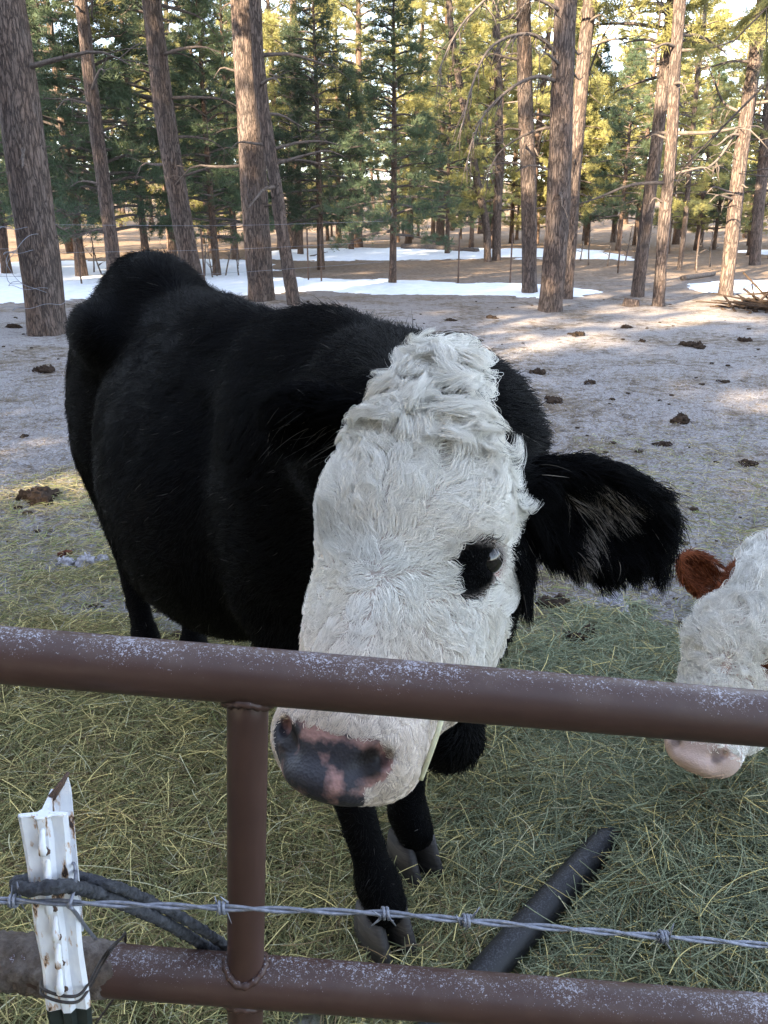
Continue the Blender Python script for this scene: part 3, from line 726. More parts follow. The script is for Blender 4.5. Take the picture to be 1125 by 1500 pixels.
    # ---- hooves: two claws each
    for foot, hz in hoofs:
        mb = MB(); gz = foot[2]
        for s_ in (1, -1):
            rings = []
            for (t, z, L0, L1, W) in ((0, .0, -.060, .090, .050), (0, .012, -.062, .086, .052), (0, .055, -.056, .062, .049), (0, .095, -.048, .042, .044)):
                rr = []
                for a_i in np.linspace(0, 2 * math.pi, 14, endpoint=False):
                    cx = (L1 + L0) / 2 + (L1 - L0) / 2 * math.cos(a_i) ; cy = W / 2 * math.sin(a_i) * (1 - .25 * max(0, math.cos(a_i)) ** 2)
                    rr.append(foot + (hd * cx + lf * (s_ * (.0275 + .004 * max(0, math.cos(a_i)))) + lf * cy) * sc * 1.05 * hz + z1 * z * sc)
                rings.append(rr)
            Vh = np.array(rings).reshape(-1, 3); Fh = []
            for i in range(3):
                for j in range(14): Fh.append((i * 14 + j, i * 14 + (j + 1) % 14, (i + 1) * 14 + (j + 1) % 14, (i + 1) * 14 + j))
            Fh.append(tuple(range(13, -1, -1))); Fh.append(tuple(42 + j for j in range(14))); mb.add(Vh, Fh)
        link('hoof', mb.data('hoof', [M_hoof]), root)
    # ---- eyes
    for s_ in (1, -1):
        V_, F_ = blob(hw(.0965 * s_, .213, -.076), np.array([.0235] * 3) * hs_, 0, 14, 0)
        link('eye', mesh('eye', V_, F_, [M_eye]), root)
    return dict(root=root, V=V, F=F, N=nrm, Q=Q, hw=hw, hloc=hloc, HR=HR, BR=BR, og=og, hd=hd, lf=lf, ears=ears, sc=sc, Lb=Lb, tail=tail, poll=poll, pad=padv, bw=bw)

def nose_pad(Q):
    """1 on the bare skin between nostrils and lip"""
    s, u, n = Q.T; nz = fbm(s * 40, u * 40, n * 40, 2, 77) * .012
    nd = np.sqrt((np.abs(s) - .050) ** 2 + (u - .468) ** 2 * .7 + (n + .018) ** 2) + nz
    return np.maximum(sstep(.025, .018, nd), sstep(.440, .456, u + nz - np.clip(n + .01, -1, 0) * .15) * sstep(.052, .043, np.abs(s) + nz) * sstep(-.060, -.048, n + nz))

# ---- fur
def sample(V, F, dens, g, keepf=None):
    A_ = V[F[:, 0]]; B_ = V[F[:, 1]]; C_ = V[F[:, 2]]; D_ = V[F[:, 3]]
    T = np.vstack([F[:, [0, 1, 2]], F[:, [0, 2, 3]]]); ar = np.concatenate([np.linalg.norm(np.cross(B_ - A_, C_ - A_), axis=1), np.linalg.norm(np.cross(C_ - A_, D_ - A_), axis=1)]) / 2
    w_ = ar * (dens[T].mean(1)); n = int(w_.sum()); c = np.cumsum(w_); i = np.searchsorted(c, g.random(n) * c[-1]); i = np.clip(i, 0, len(T) - 1)
    u = g.random((n, 1)); v = g.random((n, 1)); m_ = (u + v) > 1; u[m_] = 1 - u[m_]; v[m_] = 1 - v[m_]
    t = T[i]; return t, 1 - u - v, u, v
def interp(X, s): t, a, b, c = s; X = X if X.ndim > 1 else X[:, None]; return X[t[:, 0]] * a + X[t[:, 1]] * b + X[t[:, 2]] * c

def fur(name, cow, dens, dirf, lenf, colf, rad, g, K=6, lift=.35, clump=.5, gfrac=.02, jitter=.25, wave=.0, wfreq=60, curl=None, grav=.0, seed=0):
    """combed strands; dirf gives the lie of the coat, clumps pull strands to shared tips"""
    s = sample(cow['V'], cow['F'], dens, g); P = interp(cow['V'], s); N = interp(cow['N'], s); N /= np.linalg.norm(N, axis=1)[:, None] + 1e-9; Q = interp(cow['Q'], s)
    D = dirf(P, N, Q); D = D - N * (D * N).sum(1, keepdims=True); D /= np.linalg.norm(D, axis=1)[:, None] + 1e-9
    L = lenf(P, Q) * g.uniform(.65, 1.2, len(P)); n = len(P)
    D = D + g.normal(0, jitter, (n, 3)); W = np.cross(N, D); t = np.linspace(0, 1, K)[None, :, None]
    lf_ = lift if np.isscalar(lift) else lift(P, Q)[:, None, None]
    up = N[:, None, :] * (lf_ * (t - 0.55 * t ** 2)) + D[:, None, :] * t * (1 - .25 * lf_)
    ph = fbm(P[:, 0] * 25, P[:, 1] * 25, P[:, 2] * 25, 2, seed + 3)[:, None, None] * 9
    wv = W[:, None, :] * (wave * np.sin(ph + t * wfreq / 10)) * t
    X = P[:, None, :] + (up + wv) * L[:, None, None]
    if curl is not None:
        ca, cr = curl(Q); aa = t[:, :, 0] * ca[:, None] + ph[:, :, 0]
        X = X + (W[:, None, :] * np.sin(aa)[:, :, None] + N[:, None, :] * (np.cos(aa)[:, :, None] * .5 + .5)) * (cr[:, None] * np.sin(np.minimum(t[:, :, 0], .7) * 2.2))[:, :, None]
    X[:, :, 2] -= grav * (t[:, :, 0] ** 2) * L[:, None]
    if callable(clump) or clump > 0:
        gi = np.sort(g.choice(n, max(4, int(n * gfrac)), replace=False)); kd = kdtree.KDTree(len(gi))
        for a_, b_ in enumerate(P[gi]): kd.insert(b_, a_)
        kd.balance(); ni = np.array([kd.find(p_)[1] for p_ in P.tolist()]); gX = X[gi][ni]
        cw = ((clump(Q) if callable(clump) else clump) * g.uniform(.6, 1.1, n))[:, None, None] * t ** 1.3; X = X * (1 - cw) + (gX - (gX[:, :1] - X[:, :1]) * (1 - t) * 0.6) * cw
    C = colf(P, Q, N, g)
    return curves(name, X, rad * g.uniform(.7, 1.3, n), M_hair_black if name == 'body_hair' and cow['poll'][0] < .3 else M_hair, cow['root'], C)

# ------------------------------------------------------------- the black cow with the white face
BLACK = np.array([.0011, .0011, .0014]); WHITE = np.array([.88, .855, .79])
def face_mask(Q):
    s, u, n = Q.T; nz = fbm(s * 22, u * 22, n * 22, 3, 88) * .014
    lim = np.interp(u, [-.1, -.02, .05, .12, .2, .28, .36, .42], [-.02, -.05, -.085, -.115, -.138, -.165, -.24, -.4])
    w = sstep(-.006, .006, n - lim + nz) * (n > -.215) * sstep(-.055, -.03, u + nz) * sstep(.0, -.02, np.abs(s) - np.interp(u, [-.05, 0, .06, .12, .16], [.035, .055, .085, .12, .3]) + nz)
    pt = np.sqrt(((s - .090) / .030) ** 2 + ((u - .228) / .040) ** 2 + ((n + .058) / .045) ** 2) + nz * 14
    w = w * sstep(.85, 1.1, pt)
    pt2 = np.sqrt(((s + .104) / .03) ** 2 + ((u - .212) / .020) ** 2 + ((n + .07) / .03) ** 2) + nz * 14
    return w * sstep(.8, 1.1, pt2)
def pig1(V, Q, BR, og, nrm):
    f = face_mask(Q)[:, None]; skin = np.array([.42, .36, .32]); c = BLACK * (1 - f) + skin * f
    ed = np.sqrt((Q[:, 0] - .104) ** 2 + (Q[:, 1] - .213) ** 2 + (Q[:, 2] + .094) ** 2)[:, None]; k = sstep(.022, .012, ed); return c * (1 - k) + np.array([.30, .13, .10]) * k

poll1 = dep(638, 522, 1.03); muz1 = dep(470, 1104, .890)
shx = at(492, 470, 1.78); shx[2] = 0; hpx = np.array([-.80, 2.86, 0])
LB1 = np.array([1.0, 0, 0])
cow = make_cow(dict(name='black_cow', label='black cow with a curly white face looking over the gate', cat='cow', poll=poll1, muzzle=muz1, turn=R(22), head=1.06, shoulder=shx, hip=hpx, size=1.0, fine=.0055, ear_u=.105,
    front=[(-1, gr(560, 1378, .03)), (1, gr(603, 1268, .03))], hind=[(-1, gr(222, 985)), (1, gr(292, 1000))],
    ear_l=(np.array([.95, -.05, -.30]), np.array([-.2, -.93, .25]), .225), ear_r=(np.array([-.93, .28, .16]), np.array([-.1, -.8, -.5]), .17),
    dewlap=(hw_d := dep(655, 1075, 1.30), dep(600, 900, 1.35), .058, .12), pigment=pig1))
print('cow verts', len(cow['V']), flush=True)
hwf = cow['hw']; whorl = hwf(0, .235, .0)
def dir_face(P, N, Q):
    s, u, n = Q.T; HRm = cow['HR']
    ds = s.copy(); du = u - .275; r_ = np.sqrt(ds ** 2 + du ** 2) + 1e-5
    wx = ds / r_ + .25 * -du / r_; wy = du / r_ + .25 * ds / r_
    top = sstep(.13, .05, u)                  # the topknot falls forward down the forehead
    swirl = fbm(s * 28, u * 28, n * 10, 2, 91)
    tx = 1.1 * swirl - s * 3; ty = np.ones_like(s) * .9
    x = wx * (1 - top) + tx * top; y = wy * (1 - top) + ty * top
    rough = sstep(.2, .1, u) * .7; ang_ = fbm(s * 35, u * 35, n * 20, 2, 92) * 2.2 * (rough + .12)
    x2 = x * np.cos(ang_) - y * np.sin(ang_); y2 = x * np.sin(ang_) + y * np.cos(ang_)
    back = -np.clip(-n - .05, 0, 1) * 4
    return HRm[:, 0] * x2[:, None] + HRm[:, 1] * y2[:, None] + HRm[:, 2] * back[:, None]
def len_face(P, Q):
    s, u, n = Q.T; ed = np.sqrt((np.abs(s) - .094) ** 2 + (u - .214) ** 2 + (n + .075) ** 2); return sstep(.012, .06, ed) * np.interp(u, [-.05, .03, .10, .16, .24, .33, .42, .5], [.036, .044, .040, .030, .022, .016, .008, .005])
def col_face(P, Q, N, g):
    n = len(P); f = face_mask(Q) ; dk = (f < .5)[:, None]
    y = np.clip(fbm(Q[:, 0] * 18, Q[:, 1] * 18, Q[:, 2] * 18, 2, 95) + .1, 0, 1)[:, None]
    base = WHITE * g.uniform(.78, 1.12, (n, 1)); stain = np.array([.56, .46, .32]); low = sstep(.36, .44, Q[:, 1])[:, None] * .45
    base = base * (1 - np.clip(y * .35 + low, 0, .8)) + stain * np.clip(y * .35 + low, 0, .8)
    bare = (sstep(.28, .40, Q[:, 1]) * .25)[:, None]; base = base * (1 - bare) + np.array([.55, .38, .32]) * bare
    return np.where(dk, BLACK * g.uniform(.6, 1.8, (n, 1)), base)
Qh = cow['Q']; earm = np.zeros(len(Qh))
for (rt, d, op, wd, L, c) in cow['ears']:
    tt = (cow['V'] - rt) @ d; earm = np.maximum(earm, (tt > .02) * (np.linalg.norm(cow['V'] - c, axis=1) < L * .62))
inh = (Qh[:, 1] > -.09) & (Qh[:, 2] > -.20) & (np.abs(Qh[:, 0]) < .16) & (earm < .5)
eyed = np.minimum(np.linalg.norm(cow['V'] - hwf(.094, .214, -.076), axis=1), np.linalg.norm(cow['V'] - hwf(-.094, .214, -.076), axis=1))
fm = face_mask(Qh) > .5
noneye = sstep(.025, .031, eyed)
dn = np.where(inh & fm, 300000 * noneye, 0) * (1 - np.clip(cow['pad'] * 1.6, 0, 1)); dn = dn * np.interp(Qh[:, 1], [0, .3, .45], [1, 1, 1.3])
g = np.random.default_rng(3)
def curlf(Q):
    top = sstep(.16, .06, Q[:, 1]); return 5.5 * np.ones(len(Q)), .011 * top + .003 * sstep(.24, .14, Q[:, 1])
fur('face_hair', cow, dn, dir_face, len_face, col_face, .00030, g, K=8, lift=lambda P, Q: np.interp(Q[:, 1], [0, .1, .2, .35], [.9, .7, .42, .25]), clump=lambda Q: np.interp(Q[:, 1], [.0, .12, .2], [.92, .88, .65]), gfrac=.008, jitter=.12, wave=.2, curl=curlf)
# black hair: head, neck and trunk
def dir_body(P, N, Q):
    x = (P - cow['og']) @ cow['BR']; d = -cow['hd'][None, :] * .8 + np.array([0, 0, -.75])[None, :] + 0 * P
    h = sstep(.45, .25, np.linalg.norm(P - hwf(0, .1, -.1), axis=1))[:, None]; d = d * (1 - h) + (-cow['HR'][:, 2] * .8 - cow['HR'][:, 1] * .1)[None, :] * h
    sw = fbm(P[:, 0] * 7, P[:, 1] * 7, P[:, 2] * 7, 3, 71)[:, None] * 1.4
    return d + np.cross(N, d) * sw
def len_body(P, Q): ed = np.sqrt((np.abs(Q[:, 0]) - .094) ** 2 + (Q[:, 1] - .214) ** 2 + (Q[:, 2] + .075) ** 2); return (.10 + .90 * sstep(.045, .11, ed)) * (.024 + .012 * fbm(P[:, 0] * 5, P[:, 1] * 5, P[:, 2] * 5, 2, 72) + .016 * sstep(1.15, 1.35, P[:, 2]) - .012 * sstep(.6, .3, P[:, 2]))
def col_black(P, Q, N, g):
    n = len(P); b = BLACK * g.uniform(.5, 2.0, (n, 1)); tip = g.random((n, 1)) > .997; return np.where(tip, np.array([.09, .085, .08]), b)
near = sstep(1.0, .35, np.linalg.norm(cow['V'] - poll1, axis=1))
vis = (cow['N'] @ unit(CAM - np.array([-.4, 2.0, .9]))) > -.6
dnb = np.where(vis & ~(inh & fm) & (cow['V'][:, 2] > .12), 26000 + 90000 * near, 1500 * ~(inh & fm)) * (earm < .5) * noneye * (1 - np.clip(cow['pad'] * 2, 0, 1))
fur('body_hair', cow, dnb, dir_body, len_body, col_black, .00050, g, K=5, lift=.42, clump=.4, gfrac=.03, jitter=.25, seed=4)
# ears
def col_ear(P, Q, N, g):
    n = len(P); b = BLACK * g.uniform(.6, 2.2, (n, 1))
    rt, d, op, wd, L, c = cow['ears'][0]; x = (P - c) @ d / L; y = (P - c) @ wd / L; inn = (N @ op) > .25
    q_ = P - c; zz = q_[:, 2]; xx = q_ @ d; st = inn & ((((xx + .004) / .042) ** 2 + ((zz - .024 + .25 * xx) / .022) ** 2 + .5 * fbm(P[:, 0] * 70, P[:, 1] * 70, P[:, 2] * 70, 2, 5) < 1) | (((xx - .002) / .016) ** 2 + ((zz + .03) / .035) ** 2 < .8))
    pale = (st & (g.random(n) < .7)) | (g.random(n) < .004)
    return np.where(pale[:, None], np.array([.24, .21, .18]) * g.uniform(.15, 1.1, (n, 1)), b)
def dir_ear(P, N, Q):
    out = 0 * P
    for (rt, d, op, wd, L, c) in cow['ears']:
        m_ = np.linalg.norm(P - c, axis=1) < L * .7; side = ((P - c) @ wd)[:, None] / (L * .3)
        out[m_] = (d[None, :] * .9 + wd[None, :] * side * 1.0 + np.array([0, 0, -.55])[None, :])[m_]
    return out
fur('ear_hair', cow, earm * 230000, dir_ear, lambda P, Q: .034 + .012 * fbm(P[:, 0] * 30, P[:, 1] * 30, P[:, 2] * 30, 2, 9), col_ear, .00042, g, K=7, lift=.5, clump=.7, gfrac=.012, jitter=.3, grav=.35, seed=8)
# eyelashes of the left eye, pale
n = 70; s0 = np.array([hwf(.098 + .004 * math.sin(t_), .197, -.098 + .05 * t_) for t_ in np.linspace(0, 1, n)])
dl = unit(cow['HR'][:, 0] * .8 + cow['HR'][:, 2] * .2 - cow['HR'][:, 1] * -.25); tt = np.linspace(0, 1, 5)[None, :, None]
X = s0[:, None, :] + (dl + g.normal(0, .18, (n, 3)))[:, None, :] * tt * .026 + cow['HR'][:, 1] * (tt ** 2) * .008
curves('eyelashes', X, .0004, M_hair, cow['root'], np.tile([.55, .5, .45], (n, 1)) * g.uniform(.5, 1, (n, 1)))
# long pale guard hairs of the far ear and poll
rt, d, op, wd, L, c = cow['ears'][1]; n = 34
b = c + d * g.uniform(-.08, .06, (n, 1)) + wd * g.uniform(-.05, .05, (n, 1)) + op * .015
X = b[:, None, :] + (unit(d * .9 + np.array([0, -.4, -.5])) + g.normal(0, .15, (n, 3)))[:, None, :] * tt * g.uniform(.03, .07, (n, 1, 1))
X[:, :, 2] -= (tt[:, :, 0] ** 2) * .012 * g.uniform(-.5, 2, (n, 1))
curves('guard_hairs', X, .00018, M_hair, cow['root'], np.tile([.30, .28, .26], (n, 1)) * g.uniform(.4, 1.1, (n, 1)))
# tail switch
tb = cow['tail'][-1]; n = 500
X = tb + g.normal(0, .012, (n, 1, 3)) + (np.array([0, 0, -1.0]) + g.normal(0, .12, (n, 3)))[:, None, :] * tt * g.uniform(.12, .3, (n, 1, 1))
curves('tail_switch', X, .0006, M_hair, cow['root'], np.tile(BLACK, (n, 1)))

# ------------------------------------------------------------- the red and white one eating at the right
RED = np.array([.16, .050, .022])
def mask2(Q):
    s, u, n = Q.T; nz = fbm(s * 22, u * 22, n * 22, 3, 188) * .012
    lim = np.interp(u, [-.1, -.02, .05, .2, .3, .38, .45], [-.10, -.12, -.12, -.11, -.12, -.2, -.3])
    w = sstep(-.006, .006, n - lim + nz) * sstep(-.10, -.07, u + nz) * sstep(.125, .10, np.abs(s) * (1 - 1.2 * np.clip(u, 0, .2)) + nz)
    pt = np.sqrt(((s - .085) / .035) ** 2 + ((u - .215) / .05) ** 2 + ((n + .06) / .05) ** 2) + nz * 14
    return w * sstep(.85, 1.1, pt)
def pig2(V, Q, BR, og, nrm):
    f = mask2(Q)[:, None]; return RED * (1 - f) + np.array([.5, .38, .33]) * f
poll2 = dep(1112, 832, 1.90); muz2 = dep(1058, 980, 1.84)
cow2 = make_cow(dict(name='red_cow', label='red-brown cow with a curly white face eating hay at the right edge', cat='cow', poll=poll2, muzzle=muz2, turn=R(16), shoulder=np.array([1.72, 2.10, 0]), hip=np.array([2.85, 2.62, 0]), size=.94, head=.95, fine=.0065,
    front=[(-1, (1.42, 2.28, .0)), (1, (1.52, 1.90, .0))], hind=[(-1, (2.75, 2.85, 0)), (1, (2.92, 2.45, 0))], nosepad=False, nos=.55,
    ear_l=(np.array([.9, .2, -.1]), np.array([-.2, -.9, -.1]), .17), ear_r=(np.array([-.70, .15, .62]), np.array([.1, -.9, .25]), .15), pigment=pig2))
cc = cow; Q2 = cow2['Q']; e2 = np.zeros(len(Q2))
for (rt, d, op, wd, L, c) in cow2['ears']:
    e2 = np.maximum(e2, (((cow2['V'] - rt) @ d) > .02) * (np.linalg.norm(cow2['V'] - c, axis=1) < L * .62))
in2 = (Q2[:, 1] > -.09) & (Q2[:, 2] > -.20) & (np.abs(Q2[:, 0]) < .16) & (e2 < .5); f2 = mask2(Q2) > .5
def dir2(P, N, Q):
    s, u, n = Q.T; H2 = cow2['HR']; ds = s; du = u - .26; r_ = np.sqrt(ds ** 2 + du ** 2) + 1e-5
    x = ds / r_ - .5 * du / r_; y = du / r_ + .5 * ds / r_; an = fbm(s * 24, u * 24, n * 10, 2, 192) * 1.6
    return H2[:, 0] * (x * np.cos(an) - y * np.sin(an))[:, None] + H2[:, 1] * (x * np.sin(an) + y * np.cos(an))[:, None]
def colw2(P, Q, N, g):
    n = len(P); dk = (mask2(Q) < .5)[:, None]; return np.where(dk, RED * g.uniform(.6, 1.4, (n, 1)), WHITE * g.uniform(.75, 1.1, (n, 1)))
cow_keep = cow; cow = cow2
fur('face_hair', cow2, np.where(in2 & f2, 130000, 0) * sstep(.47, .42, Q2[:, 1]), dir2, lambda P, Q: np.interp(Q[:, 1], [0, .15, .3, .45], [.05, .04, .028, .007]), colw2, .0006, g, K=7, lift=.6, clump=.75, gfrac=.015, wave=.3, seed=30,
    curl=lambda Q: (5 * np.ones(len(Q)), .006 * sstep(.35, .2, Q[:, 1])))
def dirb2(P, N, Q): return -cow2['hd'][None, :] * .8 + np.array([0, 0, -.75])[None, :] + 0 * P
fur('body_hair', cow2, np.where(~(in2 & f2) & (cow2['V'][:, 2] > .12), np.where(in2 | (e2 > 0), 60000, 7000), 0), dirb2, lambda P, Q: .024 + 0 * P[:, 0], lambda P, Q, N, g: RED * g.uniform(.5, 1.5, (len(P), 1)), .0008, g, K=5, lift=.45, clump=.5, seed=31)
cow = cow_keep

# ================================================================== GATE, POST, WIRE, PIPE
m = NT('brown_enamel_with_frost'); p = m.pos(); geo = m.n('ShaderNodeNewGeometry'); sn = m.n('ShaderNodeSeparateXYZ'); m.l(geo, 'Normal', sn, 0)
n1 = m.noise(p, 700, 2, .6); n2 = m.noise(p, 260, 5, .75); n3 = m.noise(p, 14, 3); n4 = m.noise(p, 30, 4)
base = m.ramp(n3, 0, [(0.3, (0.052, 0.027, 0.022)), (0.7, (0.068, 0.036, 0.029))])
dust = m.mix(m.math('MULTIPLY', m.ramp(n4, 0, [(0.5, 0.0), (0.8, 0.35)]), (sn, 2), True), base, (0.15, 0.11, 0.09))
sp = m.math('ADD', m.math('MULTIPLY', n2, .62), m.math('MULTIPLY', n1, .5)); sp = m.math('ADD', sp, m.math('MULTIPLY', m.math('SUBTRACT', (sn, 2), 0.62), .22)); sp = m.math('ADD', sp, m.math('MULTIPLY', m.math('SUBTRACT', n3, .5), .30))
fr = m.ramp(sp, 0, [(0.668, 0.0), (0.74, 0.85)])
m.col(m.mix(fr, dust, (0.40, 0.39, 0.44))); rr_ = m.mix(fr, (0.42, 0.42, 0.42), (0.9, 0.9, 0.9)); m.t.links.new(rr_.outputs[2], m.b.inputs['Roughness'])
m.bump(m.math('ADD', m.math('MULTIPLY', fr, .8), m.math('MULTIPLY', n2, .12)), .5, .0015); m.b.inputs['Specular IOR Level'].default_value = .4; M_gate = m.m
m = NT('dried_mud'); p = m.pos(); n = m.noise(p, 90, 6, .7); n2 = m.noise(p, 20, 4)
m.col(m.mix(m.ramp(n2, 0, [(.4, 0.), (.65, 1.)]), m.ramp(n, 0, [(.3, (.045, .034, .027)), (.7, (.13, .095, .07))]), m.ramp(n, 0, [(.35, (.08, .062, .052)), (.7, (.24, .215, .20))]))); m.set(Roughness=.95); m.bump(n, .9, .006); M_mud = m.m
m = NT('white_paint_with_rust'); p = m.pos((1.3, 1.3, .45)); n = m.noise(p, 55, 5, .65); n2 = m.noise(p, 160, 3)
f1 = m.ramp(m.math('ADD', n, m.math('MULTIPLY', n2, .15)), 0, [(0.70, 0.0), (0.72, 1.0)]); f2 = m.ramp(m.math('ADD', n, m.math('MULTIPLY', n2, .15)), 0, [(0.64, 0.0), (0.71, 1.0)])
c = m.mix(f2, m.ramp(n2, 0, [(.3, (.70, .72, .78)), (.7, (.80, .82, .86))]), (.42, .22, .08)); m.col(m.mix(f1, c, (.05, .03, .025))); m.set(Roughness=.5); m.bump(f1, .6, -.001); M_white = m.m
M_rust = simple('bare_rusty_steel', (.10, .065, .05), .8, .3, nscale=80)
M_darkpost = simple('dark_green_post_paint', (.018, .024, .022), .6, .3, nscale=60)
M_wire = simple('galvanised_wire', (.20, .21, .25), .5, .5, .35, nscale=200, bump=.1)
M_wire_d = simple('dark_tie_wire', (.045, .038, .036), .6, .4, .3, nscale=150)
M_rope = simple('frosted_rope', (.058, .060, .067), .95, .1, nscale=170, var=.5, bump=.8, bd=.003)
m = NT('black_poly_pipe'); p = m.pos(); geo = m.n('ShaderNodeNewGeometry'); sn = m.n('ShaderNodeSeparateXYZ'); m.l(geo, 'Normal', sn, 0); n = m.noise(p, 260, 4, .6); n2 = m.noise(p, 18, 3)
fd = m.ramp(m.math('ADD', n, m.math('MULTIPLY', m.math('SUBTRACT', (sn, 2), .75), .5)), 0, [(.58, 0.), (.80, .6)])  # upward faces speckled paler
m.col(m.mix(fd, (.006, .0065, .008), (.09, .09, .11))); m.set(Roughness=.55); M_pipe = m.m

YG = 0.62
def rail(pl, pr_):
    a = at(0, pl, YG); b = at(1125, pr_, YG); d = unit(b - a); return a - d * 0.75, b + d * 0.9, d
ta, tb_, td = rail(959, 1053); la, lb, ld = rail(1409, 1494)
gx = ta[0] - .02
gate = empty('pipe_gate', (ta[0], YG, tz(ta[0], YG)))
tag(gate, 'brown painted pipe gate sprinkled with frost in front of the cows', 'gate')
def part(name, V, F, mat, parent, smooth=True): return link(name, mesh(name, V, F, [mat], smooth), parent)
V, F = tube(spline([ta, tb_], 40), .025, 48); part('rail', V, F, M_gate, gate)
V, F = tube(spline([la, lb], 40), .025, 48); part('rail', V, F, M_gate, gate)
sp_ = (ta - la)
for q in (1, 2):
    V, F = tube(spline([la - sp_ * q * .8, lb - sp_ * q * .8], 20), .025, 32); part('rail', V, F, M_gate, gate)
def along(p0, d, x): return p0 + d * ((x - p0[0]) / d[0])
ut = along(ta, td, at(364, 1000, YG)[0]); ul = along(la, ld, at(360, 1440, YG)[0]); ud = unit(ul - ut)
V, F = tube(spline([ut, ul + ud * .46], 20), .0185, 40); part('upright', V, F, M_gate, gate)
def weld(c, ax_, r, rr=.004, R_big=.025, dirn=None):
    """bead that follows the saddle where the upright (axis ax_) meets a rail of radius R_big along dirn"""
    ax_ = unit(ax_); dn = unit(dirn); w3 = np.cross(ax_, dn); pts = []
    for t_ in np.linspace(0, 2 * math.pi, 49):
        u_ = math.cos(t_) * r; v_ = math.sin(t_) * r; h = math.sqrt(max(0, R_big ** 2 - v_ ** 2)); pts.append(c + dn * u_ + w3 * v_ + ax_ * (h + .001))
    return tube(np.array(pts), rr, 8, False, lambda P, a: .0009 * np.sin(np.arange(len(P)) * 1.9)[:, None] * np.ones((1, len(a))))
for c, ax_ in ((ut, ud), (ul, -ud), (ul, ud)):
    V, F = weld(c, ax_, .020, dirn=td); part('weld_bead', V, F, M_gate, gate)
for xx in (ta[0] + .03, tb_[0] - .03):       # end uprights, outside the picture
    a_ = along(ta, td, xx); b_ = along(la, ld, xx) + np.array([0, 0, -.62]); V, F = tube(spline([a_, b_], 12), .025, 24); part('upright', V, F, M_gate, gate)
# crust of mud and frost on the lower rail left of the white post
mu0 = along(la, ld, at(-140, 1400, YG)[0]); mu1 = along(la, ld, at(192, 1420, YG)[0])
def mudd(P, a):
    t_ = np.linspace(0, 1, len(P))[:, None]; X, A2 = np.meshgrid(P[:, 0], a, indexing='ij')
    return .004 * fbm(X * 60, np.cos(A2) * 2, np.sin(A2) * 2, 3, 51) + .0022 * vnoise(X * 230, np.cos(A2) * 7, np.sin(A2) * 7, 52) - .010 * sstep(.86, .97, t_ + .05 * vnoise(X * 0 + 3, np.cos(A2) * 1.5, np.sin(A2) * 1.5, 53))
V, F = tube(spline([mu0, mu1], 160), .0272, 48, True, mudd); part('mud_crust', V, F, M_mud, gate)

# --- white painted steel T-post
YP = 0.53
pt_ = at(63, 1192, YP); pb_ = at(101, 1475, YP); pd_ = unit(pb_ - pt_); ground_z = tz(pb_[0], YP)
post = empty('steel_fence_post', tuple(pt_ + pd_ * ((pt_[2] - ground_z) / -pd_[2]))); tag(post, 'steel fence post with chipped white paint and rust, wire twisted round it', 'fence post')
px_ = unit(np.array([1, .10, 0]) - pd_ * np.dot([1, .10, 0], pd_)); py_ = np.cross(pd_, px_); py_ = py_ * (1 if py_[1] > 0 else -1)   # py_ points away from the camera
def prof(t0, t1, mat, name):
    # flange plate with its two edges bent, stem behind
    W = .0185; o = [(-W, -.001), (-W + .003, -.0035), (-.006, -.0015), (-.003, -.006), (.003, -.006), (.006, -.0015), (W - .003, -.0035), (W, -.001), (W, .001), (.005, .0025), (.0022, .006), (.0018, .030), (-.0018, .030), (-.0022, .006), (-.005, .0025), (-W, .001)]
    rings = []
    N_ = 26
    for t_ in np.linspace(t0, t1, N_):
        rings.append([pt_ + pd_ * t_ + px_ * (a_ + .0006 * math.sin(t_ * 60 + a_ * 99)) + py_ * (b_ + .0004 * math.sin(t_ * 85)) for a_, b_ in o])
    k = len(o); V = np.array(rings).reshape(-1, 3); F = [(i * k + j, i * k + (j + 1) % k, (i + 1) * k + (j + 1) % k, (i + 1) * k + j) for i in range(N_ - 1) for j in range(k)]
    F.append(tuple(range(k))); F.append(tuple(range((N_ - 1) * k + k - 1, (N_ - 1) * k - 1, -1)))
    return part(name, V, F, mat, post, False)
Lw = np.linalg.norm(pb_ - pt_); prof(0, Lw, M_white, 'painted_shaft'); prof(Lw + .0005, (pt_[2] - ground_z) / -pd_[2] + .15, M_darkpost, 'lower_shaft')
for q in range(6):
    c = pt_ + pd_ * (.020 + .0305 * q) + py_ * -.006
    V, F = tube(np.array([c - pd_ * .012 + py_ * .003, c - pd_ * .006 - py_ * .001, c + pd_ * .003 - py_ * .0045, c + pd_ * .009 - py_ * .0055, c + pd_ * .0115 + py_ * .002]) + px_ * (.0015 * math.sin(q * 2.3)), [.0012, .0022, .0030, .0034, .002], 10); st_ = part('stud', V, F, M_white, post); V, F = blob(c + pd_ * .0115 + py_ * -.001 + px_ * .0015, (.0026, .0016, .0040 - .0006 * (q % 3)), q, 6, .5); link('rust_spot', mesh('rust_spot', V, F, [M_rust]), st_)
